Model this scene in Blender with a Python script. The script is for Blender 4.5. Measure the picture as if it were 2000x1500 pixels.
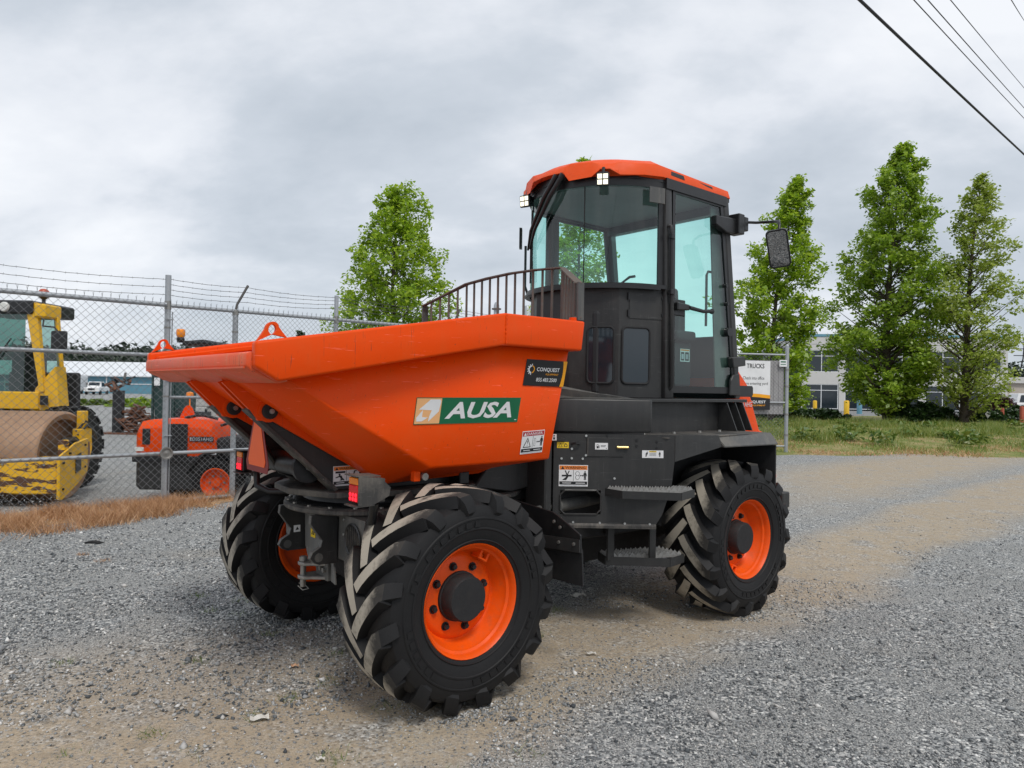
import bpy, bmesh, math, random
import numpy as np
from mathutils import Vector, Matrix
random.seed(7); RNG = np.random.default_rng(11)
R = math.radians
SC = bpy.context.scene
COL = SC.collection
for o in list(bpy.data.objects): bpy.data.objects.remove(o)

# ------------------------------------------------------------------ camera
cd = bpy.data.cameras.new('camera'); cam = bpy.data.objects.new('camera', cd); COL.objects.link(cam)
cd.sensor_width = 36.0; cd.sensor_fit = 'HORIZONTAL'; cd.lens = 36.0*1387/2000
cd.clip_start = 0.05; cd.clip_end = 4000
_p, _r = .00704, .01653
fw = Vector((0, math.cos(_p), math.sin(_p))); u0 = Vector((0, -math.sin(_p), math.cos(_p))); r0 = Vector((1, 0, 0))
rt = r0*math.cos(_r)+u0*math.sin(_r); up = -r0*math.sin(_r)+u0*math.cos(_r)
M = Matrix((rt, up, -fw)).transposed().to_4x4(); M.translation = (0, 0, 1.583)
cam.matrix_world = M
SC.camera = cam

# ------------------------------------------------------------------ world: overcast sky
SUN_EL, SUN_AZ = 56.0, 158.0      # behind the camera, a little to the right
wd = bpy.data.worlds.new('World'); SC.world = wd; wd.use_nodes = True
nt = wd.node_tree; nt.nodes.clear()
def N(t, typ, **k):
    n = t.nodes.new(typ)
    for a, b in k.items(): setattr(n, a, b)
    return n
out = N(nt, 'ShaderNodeOutputWorld'); bg = N(nt, 'ShaderNodeBackground'); bg.inputs[1].default_value = 1.0
nt.links.new(bg.outputs[0], out.inputs[0])
sky = N(nt, 'ShaderNodeTexSky'); sky.sky_type = 'NISHITA'; sky.sun_disc = False
sky.sun_elevation = R(SUN_EL); sky.sun_rotation = R(SUN_AZ)
skm = N(nt, 'ShaderNodeVectorMath', operation='SCALE'); skm.inputs['Scale'].default_value = .10
nt.links.new(sky.outputs[0], skm.inputs[0])
tc = N(nt, 'ShaderNodeTexCoord'); sep = N(nt, 'ShaderNodeSeparateXYZ'); nt.links.new(tc.outputs['Generated'], sep.inputs[0])
def M2(t, op, a, b=None, clamp=False):
    n = N(t, 'ShaderNodeMath', operation=op); n.use_clamp = clamp
    for i, q in enumerate((a, b)):
        if q is None: continue
        if isinstance(q, (int, float)): n.inputs[i].default_value = q
        else: t.links.new(q, n.inputs[i])
    return n.outputs[0]
zz = M2(nt, 'MAXIMUM', sep.outputs[2], 0.0)
den = M2(nt, 'ADD', zz, .48)
cx_ = M2(nt, 'DIVIDE', sep.outputs[0], den); cy_ = M2(nt, 'DIVIDE', sep.outputs[1], den)
cmb = N(nt, 'ShaderNodeCombineXYZ'); nt.links.new(cx_, cmb.inputs[0]); nt.links.new(cy_, cmb.inputs[1])
n1 = N(nt, 'ShaderNodeTexNoise'); n1.inputs['Scale'].default_value = 1.7; n1.inputs['Detail'].default_value = 7; n1.inputs['Roughness'].default_value = .52; n1.inputs['Distortion'].default_value = .35
n2 = N(nt, 'ShaderNodeTexNoise'); n2.inputs['Scale'].default_value = 4.4; n2.inputs['Detail'].default_value = 6; n2.inputs['Roughness'].default_value = .55
mp = N(nt, 'ShaderNodeMapping'); mp.inputs['Location'].default_value = (3.1, 1.7, .4); mp.inputs['Scale'].default_value = (.8, 1.15, 1)
nt.links.new(cmb.outputs[0], mp.inputs[0]); nt.links.new(mp.outputs[0], n1.inputs[0]); nt.links.new(mp.outputs[0], n2.inputs[0])
mixv = M2(nt, 'ADD', M2(nt, 'MULTIPLY', n1.outputs[0], .68), M2(nt, 'MULTIPLY', n2.outputs[0], .32))
cr = N(nt, 'ShaderNodeValToRGB'); e = cr.color_ramp.elements
e[0].position = .36; e[0].color = (.45, .50, .56, 1); e[1].position = .64; e[1].color = (.83, .85, .885, 1)
q = cr.color_ramp.elements.new(.47); q.color = (.565, .61, .67, 1)
q = cr.color_ramp.elements.new(.55); q.color = (.72, .75, .80, 1)
nt.links.new(mixv, cr.inputs[0])
mx = N(nt, 'ShaderNodeMix', data_type='RGBA'); mx.inputs[0].default_value = .93
nt.links.new(skm.outputs[0], mx.inputs[6]); nt.links.new(cr.outputs[0], mx.inputs[7]); nt.links.new(mx.outputs[2], bg.inputs[0])

# ------------------------------------------------------------------ sun (veiled)
sd = bpy.data.lights.new('sun', 'SUN'); sun = bpy.data.objects.new('sun', sd); COL.objects.link(sun)
sd.energy = 1.5; sd.angle = R(14); sd.color = (1, .96, .90)
az = R(SUN_AZ); el = R(SUN_EL)
sdir = Vector((math.sin(az)*math.cos(el), math.cos(az)*math.cos(el), math.sin(el)))
sun.rotation_euler = sdir.to_track_quat('Z', 'Y').to_euler(); sun.location = sdir*60

vs = SC.view_settings; vs.view_transform = 'Standard'; vs.look = 'None'; vs.exposure = 0.22; vs.gamma = 1.0; vs.use_curve_mapping = False
SC.cycles.max_bounces = 6; SC.cycles.diffuse_bounces = 2; SC.cycles.glossy_bounces = 3; SC.cycles.transparent_max_bounces = 14
SC.render.resolution_x = 1024; SC.render.resolution_y = 768

# ------------------------------------------------------------------ materials
MATS = {}
def newmat(name):
    m = bpy.data.materials.new(name); m.use_nodes = True; t = m.node_tree
    b = t.nodes['Principled BSDF']; MATS[name] = m
    return m, t, b
def noise(t, scale, detail=4, rough=.55, coord='Object'):
    c = N(t, 'ShaderNodeTexCoord'); n = N(t, 'ShaderNodeTexNoise')
    n.inputs['Scale'].default_value = scale; n.inputs['Detail'].default_value = detail; n.inputs['Roughness'].default_value = rough
    t.links.new(c.outputs[coord], n.inputs[0]); return n.outputs[0]
def ramp(t, src, stops):
    r = N(t, 'ShaderNodeValToRGB'); el_ = r.color_ramp.elements
    el_[0].position, el_[0].color = stops[0][0], (*stops[0][1], 1); el_[1].position, el_[1].color = stops[-1][0], (*stops[-1][1], 1)
    for p_, c_ in stops[1:-1]:
        k = el_.new(p_); k.color = (*c_, 1)
    t.links.new(src, r.inputs[0]); return r.outputs[0]
def mixc(t, fac, a, b):
    m = N(t, 'ShaderNodeMix', data_type='RGBA')
    for i, q_ in ((0, fac), (6, a), (7, b)):
        if isinstance(q_, (int, float)): m.inputs[i].default_value = q_
        elif isinstance(q_, tuple): m.inputs[i].default_value = (*q_, 1)
        else: t.links.new(q_, m.inputs[i])
    return m.outputs[2]
def bump(t, b, h, dist=.01, st=.5):
    n = N(t, 'ShaderNodeBump'); n.inputs['Distance'].default_value = dist; n.inputs['Strength'].default_value = st
    t.links.new(h, n.inputs['Height']); t.links.new(n.outputs[0], b.inputs['Normal'])
def mat(name, col, rough=.5, metal=0.0, dirt=None, amt=.3, scale=3.0, bmp=0.0, spec=.5, coat=0.0, sub=.08):
    m, t, b = newmat(name)
    b.inputs['Roughness'].default_value = rough; b.inputs['Metallic'].default_value = metal
    b.inputs['Specular IOR Level'].default_value = spec
    if coat: b.inputs['Coat Weight'].default_value = coat; b.inputs['Coat Roughness'].default_value = .12
    n_ = noise(t, scale, 6, .6)
    lo = tuple(c*(1-sub) for c in col); hi = tuple(min(1, c*(1+sub)) for c in col)
    c0 = ramp(t, n_, [(.3, lo), (.7, hi)])
    if dirt:
        n2_ = noise(t, scale*2.7, 9, .72)
        f = N(t, 'ShaderNodeMapRange'); f.inputs[1].default_value = .5; f.inputs[2].default_value = .78; f.inputs[3].default_value = 0; f.inputs[4].default_value = amt
        t.links.new(n2_, f.inputs[0]); c0 = mixc(t, f.outputs[0], c0, dirt)
        rr = N(t, 'ShaderNodeMapRange'); rr.inputs[1].default_value = .35; rr.inputs[2].default_value = .75; rr.inputs[3].default_value = rough*.85; rr.inputs[4].default_value = min(1, rough*1.35)
        t.links.new(n2_, rr.inputs[0]); t.links.new(rr.outputs[0], b.inputs['Roughness'])
    t.links.new(c0, b.inputs['Base Color'])
    if bmp: bump(t, b, noise(t, scale*12, 5, .6), .004, bmp)
    return m
def leafmat(name, a, b_, c_, trans=.35):
    m, t, b = newmat(name); t.nodes.remove(b)
    o_ = [x for x in t.nodes if x.type == 'OUTPUT_MATERIAL'][0]
    g = N(t, 'ShaderNodeNewGeometry'); colr = ramp(t, g.outputs['Random Per Island'], [(0, a), (.5, b_), (1, c_)])
    d = N(t, 'ShaderNodeBsdfDiffuse'); tr = N(t, 'ShaderNodeBsdfTranslucent'); gl = N(t, 'ShaderNodeBsdfGlossy'); gl.inputs['Roughness'].default_value = .45
    t.links.new(colr, d.inputs[0]); t.links.new(colr, tr.inputs[0])
    s1 = N(t, 'ShaderNodeMixShader'); s1.inputs[0].default_value = trans; t.links.new(d.outputs[0], s1.inputs[1]); t.links.new(tr.outputs[0], s1.inputs[2])
    s2 = N(t, 'ShaderNodeMixShader'); s2.inputs[0].default_value = .07; t.links.new(s1.outputs[0], s2.inputs[1]); t.links.new(gl.outputs[0], s2.inputs[2])
    t.links.new(s2.outputs[0], o_.inputs[0]); return m
def glassmat(name, tint, refl=1.0, base=.04):
    m, t, b = newmat(name); t.nodes.remove(b)
    o_ = [x for x in t.nodes if x.type == 'OUTPUT_MATERIAL'][0]
    tr = N(t, 'ShaderNodeBsdfTransparent'); tr.inputs[0].default_value = (*tint, 1)
    gl = N(t, 'ShaderNodeBsdfGlossy'); gl.inputs['Roughness'].default_value = .01; gl.inputs[0].default_value = (refl, refl, refl, 1)
    fr = N(t, 'ShaderNodeLayerWeight'); fr.inputs[0].default_value = .5
    f2 = M2(t, 'ADD', M2(t, 'MULTIPLY', M2(t, 'POWER', fr.outputs['Facing'], 4.0), .8), base, True)
    s = N(t, 'ShaderNodeMixShader'); t.links.new(f2, s.inputs[0]); t.links.new(tr.outputs[0], s.inputs[1]); t.links.new(gl.outputs[0], s.inputs[2])
    t.links.new(s.outputs[0], o_.inputs[0]); return m
def emis(name, col, st):
    m, t, b = newmat(name); b.inputs['Base Color'].default_value = (*col, 1)
    b.inputs['Emission Color'].default_value = (*col, 1); b.inputs['Emission Strength'].default_value = st; m.cycles.emission_sampling = 'NONE'; return m

DUST = (.27, .24, .20)
def paint_worn(name, col, chip, dust, scr=.5, dst=.25, rough=.34, chips=.72, spec=.42):
    m, t, b = newmat(name); b.inputs['Specular IOR Level'].default_value = spec
    c = ramp(t, noise(t, 1.3, 5, .55), [(.3, tuple(x*.93 for x in col)), (.7, col)])
    tc_ = N(t, 'ShaderNodeTexCoord')
    def sn(scale, sc3, rot, det=6):
        mp_n = N(t, 'ShaderNodeMapping'); mp_n.inputs['Scale'].default_value = sc3; mp_n.inputs['Rotation'].default_value = rot; n = N(t, 'ShaderNodeTexNoise'); n.inputs['Scale'].default_value = scale; n.inputs['Detail'].default_value = det; n.inputs['Roughness'].default_value = .65
        t.links.new(tc_.outputs['Object'], mp_n.inputs[0]); t.links.new(mp_n.outputs[0], n.inputs[0]); return n.outputs[0]
    def mr(src, a_, b2, c_, d_):
        q = N(t, 'ShaderNodeMapRange'); q.inputs[1].default_value = a_; q.inputs[2].default_value = b2; q.inputs[3].default_value = c_; q.inputs[4].default_value = d_; t.links.new(src, q.inputs[0]); return q.outputs[0]
    streak = mr(sn(2.4, (9, 9, .8), (0, 0, 0), 7), .50, .80, 0, dst); c = mixc(t, streak, c, dust)
    film = mr(noise(t, 3.1, 8, .7), .48, .78, 0, dst*1.3); c = mixc(t, film, c, dust)
    s1_ = mr(sn(3.0, (2.2, 2.2, 40), (.35, .2, 0), 3), .665, .68, 0, scr); c = mixc(t, s1_, c, tuple(min(1, x*1.1+.10) for x in col))
    s2_ = mr(sn(2.5, (55, 55, 2.5), (.5, -.3, .4), 3), .675, .69, 0, scr); c = mixc(t, s2_, c, chip)
    chp = mr(noise(t, 26, 6, .7), chips, chips+.02, 0, .85); c = mixc(t, chp, c, chip)
    t.links.new(c, b.inputs['Base Color']); t.links.new(mr(film, 0, dst, rough, rough+.25), b.inputs['Roughness'])
    h = M2(t, 'ADD', M2(t, 'MULTIPLY', noise(t, 2.2, 3, .5), 1.0), M2(t, 'MULTIPLY', noise(t, 60, 4, .6), .012)); bump(t, b, h, .012, .35)
    return m
paint_worn('orange', (.84, .070, .001), (.16, .05, .03), (.62, .125, .028), .6, .20, .36, .685, .15)
paint_worn('orange_worn', (.82, .085, .010), (.10, .05, .035), (.55, .24, .13), .9, .5, .42, .645)
mat('roof_orange', (.84, .090, .012), .5, dirt=(.60, .15, .07), amt=.3, scale=4, bmp=.15, spec=.25)
mat('rim_orange', (.88, .095, .003), .42, dirt=(.30, .10, .04), amt=.4, scale=9, spec=.3)
paint_worn('dark', (.029, .029, .029), (.13, .125, .12), (.085, .080, .074), .30, .24, .40, .74)
paint_worn('plate_grey', (.15, .15, .145), (.34, .32, .29), (.26, .24, .21), .8, .5, .45, .66)
paint_worn('dark_dusty', (.045, .043, .041), (.20, .18, .15), (.22, .195, .165), .5, .7, .6, .66)
paint_worn('grey_paint', (.085, .085, .082), (.30, .28, .25), (.22, .20, .17), .6, .5, .45, .68)  # grey parts, plus the light put into the fender's flared rear facets
mat('black', (.012, .012, .013), .38, dirt=(.04, .038, .036), amt=.3, scale=6)
mat('black_rubber', (.014, .014, .015), .72, dirt=(.06, .055, .05), amt=.35, scale=8, bmp=.1)
mat('steel', (.33, .32, .30), .45, .8, dirt=(.16, .13, .10), amt=.5, scale=9)
mat('tread_steel', (.34, .335, .32), .5, .3, dirt=(.05, .05, .05), amt=.75, scale=30)
mat('bolt_zinc', (.6, .6, .58), .35, .9)
mat('brass', (.55, .42, .18), .35, .9)
mat('rail_rust', (.135, .115, .10), .62, .2, dirt=(.24, .115, .06), amt=.7, scale=12)
mat('white', (.78, .78, .78), .45); mat('ink', (.012, .012, .014), .5); mat('label_orange', (.78, .22, .03), .5)
mat('label_red', (.42, .012, .03), .5); mat('label_yellow', (.80, .55, .02), .5); mat('label_green', (.004, .135, .055), .4)
mat('label_peach', (.86, .46, .20), .45); mat('amber_band', (.90, .38, .01), .4); mat('silver', (.6, .6, .64), .35, .4)
mat('smv_orange', (1.0, .13, .012), .45); mat('smv_red', (.22, .006, .006), .4)
mat('seat', (.02, .02, .022), .7); mat('liner', (.24, .25, .26), .8)
mat('galv', (.42, .44, .46), .5, .55, dirt=(.30, .30, .29), amt=.5, scale=14)
mat('wire', (.20, .205, .21), .5, .3); mat('barb', (.10, .095, .09), .6, .4)
mat('grey_slat', (.36, .35, .35), .7)
paint_worn('yellow', (.82, .46, .012), (.10, .05, .03), (.50, .34, .12), .8, .5, .45, .66)
m_, t_, b_ = newmat('yellow_chipped')
f_ = N(t_, 'ShaderNodeMapRange'); f_.inputs[1].default_value = .50; f_.inputs[2].default_value = .535
mpp = N(t_, 'ShaderNodeMapping'); mpp.inputs['Scale'].default_value = (2.0, 2.0, 7.0); tcc = N(t_, 'ShaderNodeTexCoord'); nn = N(t_, 'ShaderNodeTexNoise'); nn.inputs['Scale'].default_value = 1.5; nn.inputs['Detail'].default_value = 8; nn.inputs['Roughness'].default_value = .62
t_.links.new(tcc.outputs['Object'], mpp.inputs[0]); t_.links.new(mpp.outputs[0], nn.inputs[0]); t_.links.new(nn.outputs[0], f_.inputs[0])
t_.links.new(mixc(t_, f_.outputs[0], (.80, .44, .015), (.10, .045, .022)), b_.inputs['Base Color']); b_.inputs['Roughness'].default_value = .55
mat('drum_rust', (.33, .20, .12), .6, .25, dirt=(.46, .34, .24), amt=.8, scale=4, bmp=.1)
mat('concrete', (.42, .41, .39), .9, dirt=(.22, .21, .2), amt=.5, scale=3, bmp=.3)
mat('rust_scrap', (.16, .07, .04), .8, dirt=(.07, .04, .03), amt=.7, scale=4)
mat('container_green', (.018, .045, .042), .55); mat('warehouse_white', (.72, .74, .76), .7); mat('warehouse_blue', (.12, .29, .38), .6)
mat('stucco', (.60, .59, .57), .85, sub=.03); mat('beige_wall', (.50, .44, .38), .85, sub=.04); mat('bwin', (.015, .024, .032), .08, spec=.7)
mat('bollard_yellow', (.80, .48, .02), .5); mat('bollard_red', (.42, .09, .05), .6); mat('truck_white', (.78, .78, .78), .35)
mat('bark', (.075, .058, .045), .9, dirt=(.03, .024, .02), amt=.7, scale=9, bmp=.5)
mat('paper', (.75, .72, .66), .8, dirt=(.45, .40, .33), amt=.5, scale=40); mat('paper_tan', (.70, .42, .25), .8)
mat('lamp_shell', (.015, .015, .016), .4)
glassmat('cab_glass', (.70, .955, .91), .9, .065); glassmat('cab_glass_dark', (.06, .075, .075), .8, .05); glassmat('mirror_glass', (.0, .0, .0), .33, .9)
glassmat('roller_glass', (.30, .50, .45), .8, .10); mat('lens_clear', (.7, .7, .66), .15)
emis('led', (1, .96, .74), .95); emis('tail_red', (1.0, .012, .03), 1.6); mat('tail_amber', (.85, .22, .008), .25); mat('red_lens', (.70, .01, .015), .2)
mat('beacon_amber', (.95, .28, .01), .2); mat('beacon_red', (.45, .08, .04), .35)
leafmat('leaf_a', (.15, .26, .010), (.32, .50, .018), (.56, .70, .06), .55); leafmat('leaf_b', (.13, .23, .010), (.27, .43, .02), (.50, .64, .08), .55); leafmat('leaf_c', (.17, .25, .016), (.33, .44, .035), (.60, .66, .20), .55)
leafmat('leaf_dark', (.012, .03, .008), (.025, .06, .012), (.05, .11, .02)); leafmat('leaf_far', (.022, .04, .024), (.035, .058, .032), (.055, .08, .045)); leafmat('leaf_purple', (.03, .008, .012), (.05, .012, .02), (.08, .025, .03))
leafmat('grass_green', (.11, .19, .022), (.20, .28, .035), (.38, .36, .09), .3); leafmat('grass_dry', (.32, .15, .06), (.55, .29, .13), (.74, .47, .26), .2); leafmat('weed', (.06, .13, .015), (.12, .20, .02), (.24, .26, .04), .25)
m_, t_, b_ = newmat('stone')
g_ = N(t_, 'ShaderNodeNewGeometry')
t_.links.new(ramp(t_, g_.outputs['Random Per Island'], [(0, (.055, .062, .068)), (.3, (.18, .19, .195)), (.65, (.36, .365, .362)), (.9, (.52, .50, .47)), (1, (.80, .79, .76))]), b_.inputs['Base Color']); b_.inputs['Roughness'].default_value = .85
m_, t_, b_ = newmat('tyre')
t_.links.new(mixc(t_, M2(t_, 'MULTIPLY', noise(t_, 9, 8, .7), .25), (.008, .008, .009), (.04, .037, .034)), b_.inputs['Base Color']); b_.inputs['Roughness'].default_value = .6; b_.inputs['Specular IOR Level'].default_value = .3; bump(t_, b_, noise(t_, 70, 4), .002, .25)
m_, t_, b_ = newmat('tread_dust')
f_ = N(t_, 'ShaderNodeMapRange'); f_.inputs[1].default_value = .27; f_.inputs[2].default_value = .48
t_.links.new(noise(t_, 11, 8, .7), f_.inputs[0]); tq = N(t_, 'ShaderNodeTexCoord'); sq = N(t_, 'ShaderNodeSeparateXYZ'); t_.links.new(tq.outputs['Object'], sq.inputs[0])
f2_ = N(t_, 'ShaderNodeMapRange'); f2_.inputs[1].default_value = .085; f2_.inputs[2].default_value = .165; f2_.inputs[3].default_value = 1; f2_.inputs[4].default_value = .06; t_.links.new(M2(t_, 'ADD', M2(t_, 'ABSOLUTE', sq.outputs[1]), M2(t_, 'MULTIPLY', M2(t_, 'SUBTRACT', noise(t_, 28, 5, .7), .5), .11)), f2_.inputs[0])
t_.links.new(mixc(t_, M2(t_, 'MULTIPLY', f_.outputs[0], f2_.outputs[0]), (.016, .015, .015), (.42, .375, .305)), b_.inputs['Base Color']); b_.inputs['Roughness'].default_value = .9; bump(t_, b_, noise(t_, 160, 4), .002, .5)

# ground: crushed grey gravel, tan dirt along the wheel track
m_, t_, b_ = newmat('gravel'); b_.inputs['Roughness'].default_value = .92; b_.inputs['Specular IOR Level'].default_value = .2
tcg = N(t_, 'ShaderNodeTexCoord')
def vor(scale, feat='F1', rnd=1.0):
    v = N(t_, 'ShaderNodeTexVoronoi'); v.feature = feat; v.inputs['Scale'].default_value = scale; v.inputs['Randomness'].default_value = rnd
    t_.links.new(tcg.outputs['Object'], v.inputs[0]); return v
v1 = vor(72); v2 = vor(170)
sx = N(t_, 'ShaderNodeSeparateXYZ'); t_.links.new(tcg.outputs['Object'], sx.inputs[0])
sc1 = N(t_, 'ShaderNodeSeparateColor'); t_.links.new(v1.outputs['Color'], sc1.inputs[0]); sc2 = N(t_, 'ShaderNodeSeparateColor'); t_.links.new(v2.outputs['Color'], sc2.inputs[0])
stone1 = ramp(t_, sc1.outputs[0], [(0, (.05, .055, .06)), (.3, (.19, .198, .20)), (.65, (.37, .378, .375)), (.9, (.54, .535, .51)), (1, (.80, .79, .75))])
stone2 = ramp(t_, sc2.outputs[0], [(0, (.08, .085, .088)), (.45, (.26, .265, .262)), (.85, (.44, .438, .42)), (1, (.68, .67, .63))])
big = noise(t_, .55, 5, .6); mid = noise(t_, 2.2, 6, .6); fine = noise(t_, 55, 6, .75)
stones = mixc(t_, M2(t_, 'GREATER_THAN', mid, .5), stone1, stone2)
dirtc = ramp(t_, fine, [(.25, (.31, .24, .16)), (.55, (.48, .38, .26)), (.75, (.58, .47, .34))])
# signed distance from the track line  y = 4.05 + .93 x
dd = M2(t_, 'MULTIPLY', M2(t_, 'SUBTRACT', M2(t_, 'SUBTRACT', sx.outputs[1], M2(t_, 'MULTIPLY', sx.outputs[0], .93)), 4.05), .732)
def band(c, w, soft):
    a_ = M2(t_, 'ABSOLUTE', M2(t_, 'SUBTRACT', M2(t_, 'ADD', dd, M2(t_, 'MULTIPLY', M2(t_, 'SUBTRACT', big, .5), 1.1)), c))
    mr = N(t_, 'ShaderNodeMapRange'); mr.inputs[1].default_value = w; mr.inputs[2].default_value = w+soft; mr.inputs[3].default_value = 1; mr.inputs[4].default_value = 0
    t_.links.new(a_, mr.inputs[0]); return mr.outputs[0]
def step(src, a_, b2):
    mr = N(t_, 'ShaderNodeMapRange'); mr.inputs[1].default_value = a_; mr.inputs[2].default_value = b2; t_.links.new(src, mr.inputs[0]); return mr.outputs[0]
msk = M2(t_, 'MAXIMUM', band(-.02, .42, .42), M2(t_, 'MULTIPLY', band(2.6, .7, 1.2), step(sx.outputs[0], 3.0, 6.0)))
msk = M2(t_, 'MAXIMUM', msk, M2(t_, 'MULTIPLY', band(.9, .6, .8), M2(t_, 'SUBTRACT', 1, step(sx.outputs[1], 3.2, 5.5))))
blot = noise(t_, 6.5, 6, .65)
msk = M2(t_, 'MULTIPLY', M2(t_, 'MULTIPLY', msk, step(mid, .22, .48)), M2(t_, 'ADD', M2(t_, 'MULTIPLY', step(blot, .34, .54), .45), .55)); 
msk2 = M2(t_, 'MAXIMUM', M2(t_, 'MULTIPLY', msk, .9), M2(t_, 'MULTIPLY', step(big, .60, .74), .30))
covered = M2(t_, 'MULTIPLY', msk2, step(M2(t_, 'ADD', fine, M2(t_, 'MULTIPLY', sc1.outputs[1], .35)), .38, .62), True)
gcol = mixc(t_, covered, stones, mixc(t_, M2(t_, 'MULTIPLY', step(blot, .50, .72), .45), dirtc, (.20, .165, .125)))
gcol = mixc(t_, M2(t_, 'MULTIPLY', step(big, .3, .7), .06), gcol, (.38, .38, .37))
t_.links.new(gcol, b_.inputs['Base Color'])
hgt = M2(t_, 'ADD', M2(t_, 'MULTIPLY', M2(t_, 'SUBTRACT', 1, v1.outputs['Distance']), .6), M2(t_, 'MULTIPLY', M2(t_, 'SUBTRACT', 1, v2.outputs['Distance']), .35))
hgt = M2(t_, 'ADD', M2(t_, 'MULTIPLY', hgt, M2(t_, 'SUBTRACT', 1, M2(t_, 'MULTIPLY', covered, .75))), M2(t_, 'MULTIPLY', fine, .4))
wv = M2(t_, 'SINE', M2(t_, 'ADD', M2(t_, 'MULTIPLY', M2(t_, 'ADD', sx.outputs[0], M2(t_, 'MULTIPLY', sx.outputs[1], .93)), 30.0), M2(t_, 'MULTIPLY', mid, 14.0)))
hgt = M2(t_, 'ADD', hgt, M2(t_, 'MULTIPLY', M2(t_, 'MULTIPLY', wv, msk), M2(t_, 'MULTIPLY', step(sx.outputs[0], 2.0, 4.5), .9)))
bump(t_, b_, hgt, .014, .8)
m_, t_, b_ = newmat('verge_soil'); b_.inputs['Roughness'].default_value = .95
t_.links.new(ramp(t_, noise(t_, .9, 7, .62), [(.3, (.12, .16, .03)), (.46, (.20, .22, .055)), (.56, (.32, .26, .11)), (.68, (.40, .30, .17))]), b_.inputs['Base Color']); bump(t_, b_, noise(t_, 9, 6), .1, .8)
m_, t_, b_ = newmat('dry_soil'); b_.inputs['Roughness'].default_value = .95
t_.links.new(ramp(t_, noise(t_, 3.5, 7, .65), [(.3, (.22, .18, .14)), (.5, (.42, .26, .13)), (.7, (.56, .34, .18))]), b_.inputs['Base Color']); bump(t_, b_, noise(t_, 25, 6), .03, .8)
mat('asphalt_far', (.22, .22, .22), .9); mat('hill_soil', (.04, .06, .035), .95)

# ------------------------------------------------------------------ mesh builder
class MB:
    def __init__(s): s.v = []; s.f = []; s.m = []; s.cur = 0
    def add(s, vs, fs):
        o = len(s.v); s.v += [tuple(p) for p in vs]
        for f in fs: s.f.append([i+o for i in f]); s.m.append(s.cur)
        return s
    def mi(s, i): s.cur = i; return s
    def box(s, x0, x1, y0, y1, z0, z1):
        return s.add([(x, y, z) for z in (z0, z1) for y in (y0, y1) for x in (x0, x1)], [(0, 2, 3, 1), (4, 5, 7, 6), (0, 1, 5, 4), (2, 6, 7, 3), (0, 4, 6, 2), (1, 3, 7, 5)])
    def prism(s, pts, vec):
        n = len(pts); a = [Vector(p) for p in pts]; b = [p+Vector(vec) for p in a]
        return s.add(a+b, [list(range(n))[::-1], list(range(n, 2*n))]+[(i, (i+1) % n, n+(i+1) % n, n+i) for i in range(n)])
    def py(s, poly, y0, y1): return s.prism([(x, y0, z) for x, z in poly], (0, y1-y0, 0))
    def px(s, poly, x0, x1): return s.prism([(x0, y, z) for y, z in poly], (x1-x0, 0, 0))
    def pz(s, poly, z0, z1): return s.prism([(x, y, z0) for x, y in poly], (0, 0, z1-z0))
    def loft(s, rings, caps=True, closed=True):
        n = len(rings[0]); vs = [p for r in rings for p in r]; fs = []
        for k in range(len(rings)-1):
            for i in range(n if closed else n-1):
                j = (i+1) % n; fs.append((k*n+i, k*n+j, (k+1)*n+j, (k+1)*n+i))
        if caps: fs += [list(range(n))[::-1], list(range((len(rings)-1)*n, len(rings)*n))]
        return s.add(vs, fs)
    def tube(s, path, r, n=8, caps=True):
        P = [Vector(p) for p in path]; rs = r if isinstance(r, (list, tuple)) else [r]*len(P); rings = []
        t0 = (P[1]-P[0]).normalized(); a = t0.orthogonal().normalized()
        for i, p in enumerate(P):
            t = (P[min(i+1, len(P)-1)]-P[max(i-1, 0)]).normalized()
            a = (a-t*a.dot(t)).normalized(); b = t.cross(a)
            rings.append([p+(a*math.cos(k*2*math.pi/n)+b*math.sin(k*2*math.pi/n))*rs[i] for k in range(n)])
        return s.loft(rings, caps)
    def lathe(s, prof, axis='y', o=(0, 0, 0), n=32, caps=False):
        rings = []
        for r, a in prof:
            ring = []
            for k in range(n):
                c, d = r*math.cos(k*2*math.pi/n), r*math.sin(k*2*math.pi/n)
                p = {'y': (c, a, d), 'z': (c, d, a), 'x': (a, c, d)}[axis]; ring.append((p[0]+o[0], p[1]+o[1], p[2]+o[2]))
            rings.append(ring)
        return s.loft(rings, caps)
    def quad(s, *p): return s.add(p, [tuple(range(len(p)))])
    def build(s, name, mats, parent=None, bevel=0, seg=1, smooth=None, loc=None, recalc=True):
        me = bpy.data.meshes.new(name); me.from_pydata(s.v, [], s.f)
        mats = [mats] if isinstance(mats, str) else mats
        for m in mats: me.materials.append(MATS[m])
        me.polygons.foreach_set('material_index', s.m)
        if recalc or bevel:
            bm = bmesh.new(); bm.from_mesh(me)
            if recalc: bmesh.ops.recalc_face_normals(bm, faces=bm.faces)
            if bevel:
                ed = [e for e in bm.edges if len(e.link_faces) == 2 and e.calc_face_angle(0) > .45]
                bmesh.ops.bevel(bm, geom=ed, offset=bevel, segments=seg, profile=.5, affect='EDGES', clamp_overlap=True)
            bm.to_mesh(me); bm.free()
        if smooth:
            me.shade_smooth(); me.set_sharp_from_angle(angle=R(smooth))
        return link(name, me, parent, loc)
def link(name, me, parent=None, loc=None):
    o = bpy.data.objects.new(name, me); COL.objects.link(o)
    if parent: o.parent = parent
    if loc: o.location = loc
    return o
def thing(name, label, cat, loc=(0, 0, 0), rz=0, group=None):
    o = bpy.data.objects.new(name, None); COL.objects.link(o); o.location = loc; o.rotation_euler = (0, 0, rz); o.empty_display_size = .2
    return tag(o, label, cat, group)
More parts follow.
